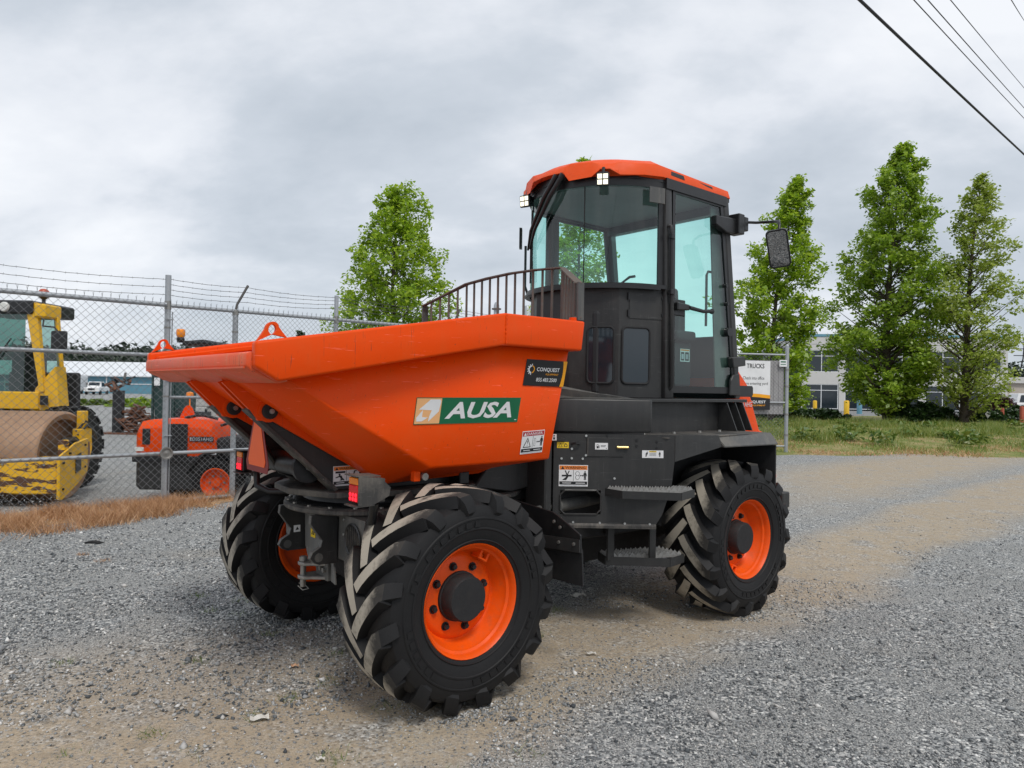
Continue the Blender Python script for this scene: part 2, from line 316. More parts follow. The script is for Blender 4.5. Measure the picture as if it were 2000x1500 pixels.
def tag(o, label, cat, group=None):
    o['label'] = label; o['category'] = cat
    if group: o['group'] = group
    return o
def struct(o): o['kind'] = 'structure'; return o
def stuff(o): o['kind'] = 'stuff'; return o
def npmesh(name, verts, faces, mat_, parent=None, tri=False):
    me = bpy.data.meshes.new(name); nv = len(verts); nf = len(faces); k = faces.shape[1]
    me.vertices.add(nv); me.vertices.foreach_set('co', np.ascontiguousarray(verts, dtype=np.float32).ravel())
    me.loops.add(nf*k); me.loops.foreach_set('vertex_index', faces.astype(np.int32).ravel())
    me.polygons.add(nf); me.polygons.foreach_set('loop_start', np.arange(0, nf*k, k, dtype=np.int32)); me.polygons.foreach_set('loop_total', np.full(nf, k, dtype=np.int32))
    me.update(calc_edges=True); me.materials.append(MATS[mat_]); return link(name, me, parent)
def textpolys(body, bold=.0, shear=0.0):
    c = bpy.data.curves.new('txt', 'FONT'); c.body = body; c.size = 1; c.offset = bold; c.shear = shear; c.resolution_u = 2
    o = bpy.data.objects.new('txt', c); COL.objects.link(o)
    dg = bpy.context.evaluated_depsgraph_get(); me = bpy.data.meshes.new_from_object(o.evaluated_get(dg))
    vs = [tuple(v.co) for v in me.vertices]; fs = [tuple(p.vertices) for p in me.polygons]
    bpy.data.objects.remove(o); bpy.data.meshes.remove(me); bpy.data.curves.remove(c); return vs, fs
class Decal:
    """flat print on a surface: origin + U,V in-plane + normal"""
    def __init__(s, O, U, V): s.O = Vector(O); s.U = Vector(U).normalized(); s.V = Vector(V); s.V = (s.V-s.U*s.V.dot(s.U)).normalized(); s.Nn = s.U.cross(s.V); s.mb = MB(); s.mats = []
    def P(s, x, y, h=0): return s.O+s.U*x+s.V*y+s.Nn*h
    def use(s, m):
        if m not in s.mats: s.mats.append(m)
        s.mb.cur = s.mats.index(m)
    def base(s, name, x0, y0, x1, y1, m, parent, th=.0015, sk=0):
        b = MB(); p = [(x0, y0), (x1, y0), (x1+sk, y1), (x0+sk, y1)]
        b.prism([s.P(x, y, .0012) for x, y in p], s.Nn*th); s.top = .0012+th
        s.part = b.build(name, m, parent); return s.part
    def poly(s, pts, m, h=.0006): s.use(m); s.mb.add([s.P(x, y, s.top+h) for x, y in pts], [tuple(range(len(pts)))])
    def rect(s, x0, y0, x1, y1, m, h=.0006, sk=0): s.poly([(x0, y0), (x1, y0), (x1+sk, y1), (x0+sk, y1)], m, h)
    def circ(s, x, y, r, m, h=.0006, n=14): s.poly([(x+r*math.cos(k*2*math.pi/n), y+r*math.sin(k*2*math.pi/n)) for k in range(n)], m, h)
    def text(s, body, x, y, w, hgt, m, bold=.0, shear=0., h=.0011, align='L'):
        vs, fs = textpolys(body, bold, shear)
        xs = [v[0] for v in vs]; ys = [v[1] for v in vs]; ax, bx, ay, by = min(xs), max(xs), min(ys), max(ys)
        kx = w/(bx-ax); ky = hgt/(by-ay); s.use(m); s.mb.add([s.P(x+(v[0]-ax)*kx, y+(v[1]-ay)*ky, s.top+h) for v in vs], fs)
    def man(s, x, y, h_, m, lean=0.):
        q = h_; s.circ(x+lean*.9, y+.91*q, .085*q, m); L = lambda a, b: (x+a*q+lean*b, y+b*q)
        s.poly([L(-.13, .8), L(-.1, .4), L(.1, .4), L(.13, .8)], m); s.poly([L(-.11, .41), L(-.13, 0), L(-.03, 0), L(0, .41)], m); s.poly([L(0, .41), L(.03, 0), L(.13, 0), L(.11, .41)], m)
        s.poly([L(-.13, .8), L(-.24, .42), L(-.17, .4), L(-.08, .7)], m); s.poly([L(.13, .8), L(.08, .7), L(.17, .4), L(.24, .42)], m)
    def done(s, name='printed_marks'):
        if s.mb.v: s.mb.build(name, s.mats, s.part, recalc=False)

# ------------------------------------------------------------------ ground
FB = Vector((-4.526, 9.298, 0)); FA = R(43); FD = Vector((math.cos(FA), math.sin(FA), 0)); FN = Vector((FD.y, -FD.x, 0))   # FN points to the camera side
def gz_(x, y):
    dx, dy = x-FB.x, y-FB.y; s_ = dx*FD.x+dy*FD.y; o_ = dx*FN.x+dy*FN.y
    sm = lambda t: (lambda q: q*q*(3-2*q))(min(1, max(0, t)))
    return -.25*sm((-o_-.05)/1.0)*sm((9.0-s_)/3.0) if s_ < 9 else 0.0
xs = np.unique(np.concatenate([np.linspace(-900, -60, 8), np.linspace(-60, -14, 24), np.arange(-14, 8, .3), np.linspace(8, 60, 20), np.linspace(60, 900, 8)]))
ys = np.unique(np.concatenate([np.array([-60, -20]), np.linspace(-5, 7, 7), np.arange(7, 20, .3), np.linspace(20, 60, 30), np.linspace(60, 1400, 12)]))
gv = np.array([(x, y, gz_(x, y)) for y in ys for x in xs]); nX = len(xs)
gf = np.array([(j*nX+i, j*nX+i+1, (j+1)*nX+i+1, (j+1)*nX+i) for j in range(len(ys)-1) for i in range(nX-1)])
go = struct(npmesh('ground', gv, gf, 'gravel')); go.data.shade_smooth()
def fp(s, z, off=0): return FB+FD*s+FN*off+Vector((0, 0, z))
# dry strip sheet under the gate
m = MB(); pts_n = []; pts_f = []
for k in range(26):
    s_ = -4.2+k*.24; wdt = 1.0-.13*k*.24+.16*math.sin(k*1.7)+.12*math.sin(k*3.1)
    pts_n.append(fp(s_, .004, max(.25, wdt))); pts_f.append(fp(s_, .004, -.35-.1*math.sin(k*2.3)))
for k in range(25): m.quad(pts_f[k], pts_f[k+1], pts_n[k+1], pts_n[k])
struct(m.build('dry_strip', 'dry_soil'))
# green verge with a low swell
nx, ny = 60, 24; vv = np.zeros((nx*ny, 3)); ii = 0
for j in range(ny):
    for i in range(nx):
        y = 18.6+j*(45-18.6)/(ny-1); x = 6.5+i*(70-6.5)/(nx-1)+(y-19)*.12
        fr = (y-18.6)/8; yy = y+(.5*math.sin(x*.7)+.3*math.sin(x*1.9))*(1 if j == 0 else 0)
        vv[ii] = (x, yy, .004+.26*min(1, fr)*(.8+.2*math.sin(x*.6))-.004*(j == 0)); ii += 1
ff = np.array([(j*nx+i, j*nx+i+1, (j+1)*nx+i+1, (j+1)*nx+i) for j in range(ny-1) for i in range(nx-1)])
struct(npmesh('grass_verge', vv, ff, 'verge_soil'))
m = MB(); m.quad((12, 47, .02), (120, 47, .02), (120, 66, .02), (12, 66, .02)); struct(m.build('car_park', 'asphalt_far'))

# ------------------------------------------------------------------ the dumper
TH = thing('dump_truck', 'large orange and dark grey swivel-skip site dumper with glazed cab, parked on the gravel', 'dump truck', (-.848, 4.287, 0), R(40.0))
HT = .8665; WB = 2.46; AX = .54

def tyre_mesh(d):
    b = MB()
    prof = [(.272, -.160), (.285, -.183), (.30, -.190), (.345, -.205), (.40, -.213), (.44, -.210), (.47, -.196), (.487, -.165), (.497, -.10), (.502, 0)]
    prof = prof+[(r, -y) for r, y in prof[-2::-1]]
    b.lathe(prof, 'y', n=72)
    # raised ring line on the wall
    for sg in (-1, 1): b.lathe([(.352, sg*.2062), (.356, sg*.2105), (.362, sg*.2110), (.366, sg*.2095)], 'y', n=72)
    for sg in (-1, 1):
        b.lathe([(.296, sg*.189), (.300, sg*.196), (.305, sg*.193)], 'y', n=72); b.lathe([(.405, sg*.2125), (.408, sg*.217), (.414, sg*.2165), (.418, sg*.2118)], 'y', n=72)
        for k in range(46):
            if k % 23 in (0, 1, 2, 9, 10, 11, 12, 20): continue
            a_ = k*2*math.pi/46; w_ = .040+.018*((k*7) % 5)/5; b.loft([[(r_*math.cos(a_+e_), sg*y_, r_*math.sin(a_+e_)) for r_, e_ in ((.370, -w_), (.398, -w_*.8), (.398, w_*.8), (.370, w_))] for y_ in (.204, .2155)])
    nl = 16
    for side in (-1, 1):
        for k in range(nl):
            th0 = k*2*math.pi/nl+(math.pi/nl if side > 0 else 0)
            secs = []
            S_ = [0, .14, .3, .47, .64, .80, .92, 1.0, 1.06, 1.12]
            for s_ in S_:
                sl = min(s_, 1); yy = -.010+.196*sl; th = d*R(26)*(sl**.90)
                if s_ <= .92: rt_ = .549-.012*sl*sl
                else: rt_ = {1.0: .527, 1.06: .497, 1.12: .445}[s_]; yy = {1.0: .196, 1.06: .212, 1.12: .217}[s_]; th = d*R(26)*(1+(s_-1)*.9)
                hw = .026+.011*sl; rb = .482 if s_ <= .92 else {1.0: .46, 1.06: .44, 1.12: .415}[s_]
                secs.append((yy, th, rt_, rb, hw))
            rings = []
            for i, (yy, th, rt_, rb, hw) in enumerate(secs):
                a = secs[max(i-1, 0)]; c = secs[min(i+1, len(secs)-1)]
                dy = c[0]-a[0]; dt = (c[1]-a[1])*.5; L_ = math.hypot(dy, dt) or 1; ny_, nt_ = -dt/L_, dy/L_
                if i >= 7: ny_, nt_ = ny_*.3, (1 if nt_ >= 0 else -1)
                ring = []
                for (sg, r_, wk) in ((-1, rb, 1.5), (-1, rt_, 1.0), (1, rt_, 1.0), (1, rb, 1.5)):
                    oy = yy+sg*ny_*hw*wk; ot = th0+th+sg*nt_*hw*wk/.54
                    if i >= 7 and r_ == rb: oy = min(oy, .19)
                    ring.append((r_*math.cos(ot), side*oy, r_*math.sin(ot)))
                rings.append(ring)
            n0 = len(b.f); b.loft(rings)
            for i in range(len(secs)-1):
                if i < 7: b.m[n0+i*4+1] = 1
    me_o = b.build('tyre', ['tyre', 'tread_dust'], smooth=32); me = me_o.data; bpy.data.objects.remove(me_o); return me
TY = {-1: tyre_mesh(-1), 1: tyre_mesh(1)}
def tmpmesh(b, mats, **k):
    o = b.build('tmp', mats, **k); me = o.data; bpy.data.objects.remove(o); return me
b = MB()   # rim dished towards -y
b.lathe([(.02, -.062), (.19, -.062), (.205, -.055), (.216, -.045), (.226, -.055), (.236, -.10), (.247, -.115), (.250, -.135), (.262, -.145), (.266, -.168), (.279, -.182), (.284, -.176), (.282, -.162), (.262, -.15), (.250, 0), (.25, .15), (.282, .17), (.27, .18), (.24, .16), (.236, .05), (.02, .045)], 'y', n=56)
RIM = tmpmesh(b, 'rim_orange', smooth=40)
b = MB(); b.lathe([(.126, -.06), (.124, -.075), (.118, -.078), (.112, -.138), (.104, -.148), (.0, -.148)], 'y', n=32)
HUB = tmpmesh(b, 'black_rubber', smooth=40)
b = MB(); b.lathe([(.0, -.024), (.013, -.024), (.016, -.018), (.016, .0)], 'y', n=6); b.lathe([(.022, 0), (.022, -.006), (0, -.006)], 'y', n=12); BOLT = tmpmesh(b, 'black')
b = MB(); b.box(-.03, .03, -.05, .02, -.02, -.008); b.box(-.03, -.018, -.05, .02, -.01, .03); b.box(.018, .03, -.05, .02, -.01, .03); b.tube([(0, -.03, .0), (0, .01, .0)], .010, 8); VALVE = tmpmesh(b, 'rim_orange', bevel=.003)
for (wx, wy, d, rot, flip) in ((0, -HT, -1, .2, 0), (WB, -HT, 1, .5, 0), (0, HT, 1, .1, 1), (WB, HT, -1, .9, 1)):
    w_ = link('wheel', RIM, TH, (wx, wy, AX)); w_.rotation_euler = (0, 0, math.pi if flip else 0)
    t2 = link('tyre', TY[d], w_); t2.rotation_euler = (0, rot, 0)
    link('hub', HUB, w_)
    for k in range(8):
        a = k*math.pi/4+.25+wx; link('wheel_bolt', BOLT, w_, (.158*math.cos(a), -.062, .158*math.sin(a)))
    a = 1.05 if wx == 0 else -2.0
    vb = link('valve_guard', VALVE, w_, (.222*math.cos(a), -.075, .222*math.sin(a))); vb.rotation_euler = (0, math.pi/2-a, 0)

# axles
for wx in (0, WB):
    b = MB(); b.tube([(wx, -HT+.06, AX), (wx, -.3, AX), (wx, -.2, AX), (wx, .2, AX), (wx, .3, AX), (wx, HT-.06, AX)], [.085, .085, .15, .15, .085, .085], 16); b.build('axle', 'black_rubber', TH, smooth=50)

# ---- skip
HY = .905
b = MB()
side_poly = [(-1.035, 1.764), (.30, 1.989), (.905, 1.988), (.882, 1.812), (.30, 1.816), (-.935, 1.598), (-1.035, 1.657)]
b.py(side_poly, -HY, -HY+.055); b.py(side_poly, HY-.055, HY)
rim = b.build('skip_rim', 'orange', TH, bevel=.014, seg=3, smooth=40)
b = MB()
fl = [(-1.0, 1.742), (.30, 1.962), (.88, 1.961), (.88, 1.93), (.30, 1.93), (-1.0, 1.71)]
b.py(fl, -HY+.053, -HY+.14); b.py(fl, HY-.14, HY-.053); b.build('rim_flange', 'orange', rim, bevel=.006)
b = MB(); b.px([(-HY+.057, 1.986), (HY-.057, 1.986), (HY-.057, 1.812), (-HY+.057, 1.812)], .83, .895); b.build('rear_rim_bar', 'orange', rim, bevel=.012, seg=2, smooth=40)
b = MB()
lip = [(-1.045, 1.722), (-1.052, 1.706), (-1.052, 1.662), (-1.03, 1.64), (-.915, 1.590), (-.87, 1.60), (-.985, 1.722)]
b.py(lip, -HY+.057, HY-.057); b.build('front_lip', 'orange_worn', TH, bevel=.006, seg=2, smooth=40)
# weld line on the lip
b = MB(); b.box(-1.056, -1.050, -HY+.08, HY-.08, 1.652, 1.660); b.build('wear_strip', 'orange_worn', TH)
T1, T2, T3 = (-.87, -.797, 1.61), (.30, -.845, 1.83), (.84, -.845, 1.83)
S1, S2 = (-.03, -.70, 1.16), (.825, -.70, 1.163)
F1, F2, F3 = (-.14, -.43, 1.055), (.50, -.43, 1.07), (.825, -.43, 1.163)
R1 = (-.93, -.43, 1.60)
my = lambda p: (p[0], -p[1], p[2])
b = MB()
for f in (lambda p: p, my):
    b.quad(f(T1), f(T2), f(T3), f(S2), f(S1)); b.quad(f(T1), f(S1), f(F1), f(R1)); b.quad(f(S1), f(S2), f(F3), f(F2), f(F1))
b.quad(R1, F1, my(F1), my(R1)); b.quad(F1, F2, my(F2), my(F1)); b.quad(F2, F3, my(F3), my(F2)); b.quad(T3, S2, F3, my(F3), my(S2), my(T3))
bm = bmesh.new(); me = bpy.data.meshes.new('skip_body'); me.from_pydata(b.v, [], b.f); bm.from_mesh(me); bmesh.ops.remove_doubles(bm, verts=bm.verts, dist=.001); bmesh.ops.recalc_face_normals(bm, faces=bm.faces)
bmesh.ops.bevel(bm, geom=[e for e in bm.edges if len(e.link_faces) == 2 and e.calc_face_angle(0) > .2], offset=.014, segments=3, profile=.5, affect='EDGES')
bm.to_mesh(me); bm.free(); me.materials.append(MATS['orange']); me.shade_smooth(); me.set_sharp_from_angle(angle=R(30))
skip = link('skip_body', me, TH); so = skip.modifiers.new('thick', 'SOLIDIFY'); so.thickness = .008; so.offset = -1
for s in (-1, 1):
    b = MB(); b.tube([(.300+.0025*math.sin(k*2.3), s*(HY+.001), 1.824+k*.0078) for k in range(21)], [.005+.0012*math.sin(k*1.9) for k in range(21)], 6); b.build('weld_seam', 'orange', rim, smooth=60)
# lifting lugs
def lug(y0):
    b = MB()
    prof = [(-.105, 0), (-.07, .045), (-.045, .082)]+[(.047*math.cos(a), .075+.047*math.sin(a)) for a in np.linspace(math.pi*.95, math.pi*.05, 9)]+[(.045, .082), (.07, .045), (.105, 0)]
    hole = [(.026*math.cos(a), .062+.034*math.sin(a)) for a in np.linspace(math.pi*1.5, -math.pi*.5, len(prof), endpoint=False)]
    prof = [(p*.62, q*.62) for p, q in prof]; nP = len(prof); base = (-.955, 1.776)
    # ring strip between outline and hole
    hl = [(.017*math.cos(math.pi+math.pi*.5-(i/(nP-1))*2*math.pi), .043+.021*math.sin(math.pi+math.pi*.5-(i/(nP-1))*2*math.pi)) for i in range(nP)]
    for yy in (y0, y0+.02):
        b.add([(base[0]+p[0], yy, base[1]+p[1]+p[0]*.17) for p in prof]+[(base[0]+p[0], yy, base[1]+p[1]+p[0]*.17) for p in hl], [(i, i+1, nP+i+1, nP+i) for i in range(nP-1)])
    o1 = 0; o2 = 2*nP
    b.add([], []); b.f += [[i, i+1, o2+i+1, o2+i] for i in range(nP-1)]+[[nP+i, nP+i+1, o2+nP+i+1, o2+nP+i] for i in range(nP-1)]; b.m += [0]*(2*(nP-1))
    b.build('lifting_lug', 'orange', TH)
lug(-HY+.03); lug(HY-.05)
# skip brackets with pivot pins
for s in (-1, 1):
    y0 = s*.30; b = MB()
    poly = [(-.975, 1.592), (-.84, 1.457), (-.80, 1.405), (-.72, 1.398), (-.295, 1.155), (-.10, 1.05), (-.14, 1.075), (-.93, 1.607)]
    b.py(poly, y0-.012, y0+.012); br = b.build('skip_bracket', 'orange', TH, bevel=.004)
    yc = -.312 if s < 0 else .212
    b = MB(); b.lathe([(.058, 0), (.056, -.008), (.034, -.009)], 'y', (-.746, yc, 1.452), 24); b.build('pin_boss', 'orange', br, smooth=30)
    b = MB(); b.lathe([(.040, -.006), (.040, -.022), (.034, -.028), (.018, -.029), (.016, -.038), (0, -.038)], 'y', (-.746, yc, 1.452), 20); b.build('pivot_pin', 'black_rubber', br, smooth=40)
    b = MB(); b.lathe([(0, -.048), (.013, -.047), (.014, -.037)], 'y', (-.746, yc, 1.452), 8); b.build('pin_bolt', 'steel', br)
    b = MB(); y1 = s*.262
    b.py([(-.845, 1.462), (-.80, 1.50), (-.70, 1.48), (-.05, 1.10), (-.05, 1.02), (-.367, 1.02)], y1-.02, y1+.02); ar = b.build('tipping_arm', 'dark', TH, bevel=.005)
    b = MB(); b.py([(-.852, 1.455), (-.838, 1.467), (-.355, 1.030), (-.372, 1.016)], y1-.045, y1+.045); b.build('arm_flange', 'dark_dusty', ar, bevel=.003)
    b = MB(); b.py(poly, s*.224-.012, s*.224+.012); b.build('bracket_plate', 'orange', br, bevel=.004)
b = MB(); b.tube([(-.50, -.24, 1.15), (-.50, .24, 1.15)], .062, 18); b.tube([(-.50, -.245, 1.15), (-.50, -.215, 1.15)], .085, 18); rm = b.build('ram_pivot', 'black', TH, smooth=40)
b = MB(); b.tube([(-.50, -.262, 1.15), (-.50, -.24, 1.15)], .018, 8); b.build('pivot_bolt', 'steel', rm)
b = MB(); b.tube([(-.50, .0, 1.15), (-.1, .0, 1.16)], .055, 14); b.tube([(-.62, .08, 1.24), (-.52, .09, 1.10), (-.3, .1, 1.03)], .018, 8); b.tube([(-.60, .14, 1.22), (-.50, .15, 1.10), (-.3, .15, 1.03)], .018, 8); b.build('tipping_ram', 'black', TH, smooth=40)
# small hinge bits on the skip wall
b = MB(); b.box(-.09, -.05, -.64, -.60, 1.085, 1.14); hb = b.build('latch_block', 'orange', TH, bevel=.004)
b = MB(); b.tube([(-.03, -.655, 1.11), (-.03, -.60, 1.11)], .020, 12); b.build('latch_pin', 'steel', hb, smooth=40)
# slow vehicle triangle (truncated corners)
b = MB(); tri = [(.100, 1.118), (-.187, 1.118), (-.205, 1.165), (-.105, 1.395), (.016, 1.395), (.118, 1.165)]
b.px(tri, -.702, -.699); sm = b.build('slow_vehicle_triangle', 'smv_red', TH)
b = MB(); cxy = (-.0445, 1.20); b.px([(cxy[0]+(y-cxy[0])*.76, cxy[1]+(z-cxy[1])*(.62 if z < 1.2 else .93)) for y, z in tri], -.7045, -.7022); b.build('reflective_field', 'smv_orange', sm)
b = MB(); b.box(-.697, -.66, -.06, -.03, 1.2, 1.38); b.build('triangle_bracket', 'black', sm)
# cab guard railing on the skip
gp = [(.90, -.845), (1.08, -.52), (1.08, .52), (.90, .845)]; gz = [2.222, 2.372, 2.372, 2.215]
def gpt(t):   # t in 0..3
    i = min(int(t), 2); f = t-i; z = gz[i]+(gz[i+1]-gz[i])*f
    if i == 1: z += .022*math.sin(math.pi*f)
    return Vector((gp[i][0]+(gp[i+1][0]-gp[i][0])*f, gp[i][1]+(gp[i+1][1]-gp[i][1])*f, z))
gd = None; b = MB(); ts = [0, .5, 1, 1.25, 1.5, 1.75, 2, 2.5, 3]; rings = []
for k, t in enumerate(ts):
    p = gpt(t); q = gpt(min(t+.05, 3)); q0 = gpt(max(t-.05, 0)); d = (q-q0); d.z = 0; d.normalize(); n_ = Vector((-d.y, d.x, 0))*.024
    rings.append([p-n_+Vector((0, 0, -.004)), p+n_+Vector((0, 0, -.004)), p+n_+Vector((0, 0, .004)), p-n_+Vector((0, 0, .004))])
b.loft(rings); gd = b.build('cab_guard', 'rail_rust', TH)
b = MB(); rings = []
for k, t in enumerate((0, 1, 2, 3)):
    p = gpt(t); p.z = 2.012; d = gpt(min(t+.05, 3))-gpt(max(t-.05, 0)); d.z = 0; d.normalize(); n_ = Vector((-d.y, d.x, 0))*.024
    rings.append([p-n_, p+n_, p+n_+Vector((0, 0, .008)), p-n_+Vector((0, 0, .008))])
b.loft(rings); b.build('guard_base_bar', 'rail_rust', gd)
bars = [.18, .36, .54, .72, .9, 1.0]+[1+.0909*k for k in range(1, 11)]+[2.0, 2.2, 2.4, 2.6, 2.8]
for t in bars:
    p = gpt(t); b = MB(); b.tube([(p.x, p.y, 2.015), (p.x, p.y, p.z-.003)], .0085, 8); b.build('guard_bar', 'rail_rust', gd, smooth=50)
for t, s in ((0, -1), (3, 1)):
    p = gpt(t); b = MB(); b.box(p.x-.005, p.x+.045, p.y-.006, p.y+.006, 2.0, p.z+.004); b.build('guard_end_plate', 'grey_paint', gd)
    b = MB(); b.tube([(p.x-.02, p.y+.02*-s, 1.97), (p.x-.02, p.y+.02*-s, 2.013)], .022, 12); b.build('guard_mount', 'orange', gd)
    b = MB(); b.tube([(p.x+.05, p.y-.10*s, 1.9), (p.x+.05, p.y-.10*s, 2.013)], .022, 12); b.build('guard_mount', 'orange', gd)

# ---- turntable and front frame
b = MB(); b.lathe([(0, .888), (.47, .888), (.475, .894), (.475, .912), (.46, .922), (0, .922)], 'z', (-.02, 0, 0), 56); tt = b.build('turntable_ring', 'dark_dusty', TH, smooth=30)
b = MB(); b.lathe([(.42, .922), (.425, .93), (.41, .938), (.37, .94), (.36, .985)], 'z', (-.02, 0, 0), 48); b.build('slew_bearing', 'black', tt, smooth=30)
for k in range(20):
    a = k*2*math.pi/20; b = MB(); b.lathe([(0, .93), (.012, .93), (.012, .92)], 'z', (-.02+.447*math.cos(a), .447*math.sin(a), 0), 6); b.build('ring_bolt', 'steel', tt)
b = MB(); b.pz([(-.50, .22), (-.53, -.05), (-.40, -.34), (-.05, -.46), (.45, -.46), (.55, -.3), (.55, .3), (.45, .46), (-.05, .46), (-.40, .34)], .985, 1.018); b.build('slew_plate', 'dark_dusty', TH, bevel=.004)
b = MB(); b.box(-.25, .5, -.33, .33, 1.018, 1.06); b.box(.35, .42, -.44, .44, 1.018, 1.09); b.build('skip_saddle', 'black', TH, bevel=.005)
b = MB(); b.pz([(-.31, .50), (-.31, -.56), (-.20, -.60), (.5, -.60), (.5, .60), (-.2, .60)], .63, .886); fr = b.build('front_frame', 'dark', TH, bevel=.006)
b = MB(); b.pz([(-.316, -.24), (-.316, -.56), (-.312, -.56), (-.312, -.24)], .64, .884); fplate = b.build('vent_panel', 'grey_paint', fr)
b = MB()
vc = (-.41, .765); 
b.lathe([(.076, -.318), (.088, -.318), (.092, -.324), (.084, -.328), (.076, -.322)], 'x', (0, vc[0], vc[1]), 28); vt = b.build('vent_ring', 'black', fr, smooth=40)
b = MB(); b.lathe([(0, -.318), (.077, -.318)], 'x', (0, vc[0], vc[1]), 24); b.build('vent_hole', 'black', fr)
for k in range(7):
    yy = vc[0]-.066+k*.022; hh = math.sqrt(max(.0001, .077**2-(yy-vc[0])**2)); b = MB(); b.box(-.325, -.319, yy-.003, yy+.003, vc[1]-hh, vc[1]+hh); b.build('vent_slat', 'dark_dusty', fr)
for (yy, zz_) in ((-.30, .78), (-.51, .75), (-.30, .86)):
    b = MB(); b.lathe([(0, -.324), (.008, -.322), (.008, -.316)], 'x', (0, yy, zz_), 8); b.build('frame_bolt', 'bolt_zinc', fr)
b = MB(); b.lathe([(0, -.36), (.024, -.358), (.026, -.34), (.0, -.335)], 'x', (0, -.575, .745), 18); b.build('red_reflector', 'red_lens', fr)
# wavy tow-plate pair
wav = [(-.315, .885), (-.47, .885), (-.475, .84), (-.44, .79), (-.405, .745), (-.415, .71), (-.46, .685), (-.475, .655), (-.455, .63), (-.42, .615), (-.315, .612)]
for yy in (.205, -.215):
    b = MB(); b.py(wav, yy-.012, yy+.012); wp = b.build('tow_plate', 'dark', TH, bevel=.003)
    b = MB(); b.lathe([(0, yy-.0135), (.024, yy-.0135), (.024, yy+.0135), (0, yy+.0135)], 'y', (-.425, 0, .655), 16); b.build('plate_boss', 'grey_paint', wp)
    b = MB(); b.py([(x-.002, z) for x, z in wav[1:-1]]+[(x+.003, z) for x, z in wav[1:-1]][::-1], yy-.0135, yy+.0135); b.build('plate_edge', 'grey_paint', wp)
b = MB(); b.px([(.19, .884), (-.20, .884), (-.20, .60), (-.225, .49), (.12, .56), (.17, .64)], -.326, -.314); b.px([(.50, .884), (.222, .884), (.222, .66), (.46, .66)], -.322, -.312); tp = b.build('hitch_panel', 'plate_grey', TH, bevel=.002)
for zc in (.588, .512):
    b = MB(); b.pz([(-.326, -.155), (-.326, .02), (-.40, .02), (-.445, -.0), (-.455, -.035), (-.44, -.07), (-.40, -.09)], zc-.009, zc+.009); b.build('hitch_jaw', 'steel', tp, bevel=.004)
b = MB(); b.box(-.345, -.325, -.17, -.02, .50, .60); b.build('hitch_block', 'grey_paint', tp, bevel=.004)
b = MB(); b.tube([(-.42, -.02, .455), (-.42, -.02, .625)], .016, 12); b.tube([(-.42, -.02, .60), (-.42, -.02, .622)], .022, 12); b.tube([(-.44, -.01, .475), (-.415, -.03, .468), (-.40, -.05, .445), (-.43, -.04, .44), (-.445, -.01, .46)], .003, 6); b.build('hitch_pin', 'steel', tp, smooth=40)
for (yy, zz_) in ((-.10, .565), (-.14, .56)):
    b = MB(); b.lathe([(0, -.362), (.014, -.362), (.014, -.345)], 'x', (0, yy, zz_), 6); b.build('hitch_bolt', 'steel', tp)
for k, (yy, zz_) in enumerate(((.03, .83), (-.06, .80), (-.05, .71), (.11, .78))):
    b = MB(); b.lathe([(.006, -.328), (.016, -.3275), (.016, -.32)], 'x', (0, yy, zz_), 12); b.build('panel_hole', 'black', tp)
D = Decal((-.327, .06, .74), (0, -1, 0), (0, 0, 1)); D.base('yellow_label', -.03, -.035, .03, .035, 'label_yellow', TH); D.poly([(-.02, -.02), (0, .015), (-.004, -.02)], 'ink'); D.rect(.005, -.02, .02, .01, 'ink'); D.done()
D = Decal((-.37, .192, .74), (1, 0, 0), (0, 0, 1)); D.base('small_label', -.02, -.02, .02, .02, 'white', TH); D.poly([(-.01, -.01), (.012, -.006), (.0, .012)], 'ink'); D.done()
# tail lights on brackets
for s in (-1, 1):
    y0 = s*.775
    b = MB(); b.px([(y0-.05, 1.155), (y0+.05, 1.155), (y0+.05, 1.03), (y0-.05, 1.03)], -.505, -.475); tl = b.build('tail_light', 'black', TH, bevel=.006)
    b = MB(); b.box(-.514, -.504, y0-.044, y0+.044, 1.118, 1.152); b.build('amber_lens', 'tail_amber', tl, bevel=.003)
    b = MB(); b.box(-.514, -.504, y0-.044, y0+.044, 1.036, 1.116); b.build('red_lens', 'red_lens', tl, bevel=.003)
    for i in range(3):
        for j in range(2):
            b = MB(); b.lathe([(0, -.517), (.009, -.516), (.010, -.512)], 'x', (0, y0-.028+i*.028, 1.05+j*.02), 8); b.build('lit_diode', 'tail_red', tl)
    b = MB(); ys = (y0-.058, y0-.052) if s < 0 else (y0+.052, y0+.058)
    b.py([(-.515, 1.16), (-.40, 1.15), (-.345, 1.10), (-.35, 1.06), (-.43, 1.025), (-.515, 1.02)], *ys)
    b.py([(-.53, 1.166), (-.40, 1.160), (-.40, 1.155), (-.53, 1.160)], y0-.058, y0+.058); b.py([(-.53, 1.022), (-.43, 1.024), (-.43, 1.019), (-.53, 1.016)], y0-.058, y0+.058)
    b.box(-.475, -.36, y0-.03, y0+.03, 1.03, 1.14); b.build('light_bracket', 'dark_dusty', tl)
    b = MB(); b.tube([(-.40, y0, 1.02), (-.40, y0-s*.02, .93), (-.36, y0-s*.12, .90), (-.2, y0-s*.2, .90)], .022, 10); b.build('light_arm', 'black', tl, smooth=50)

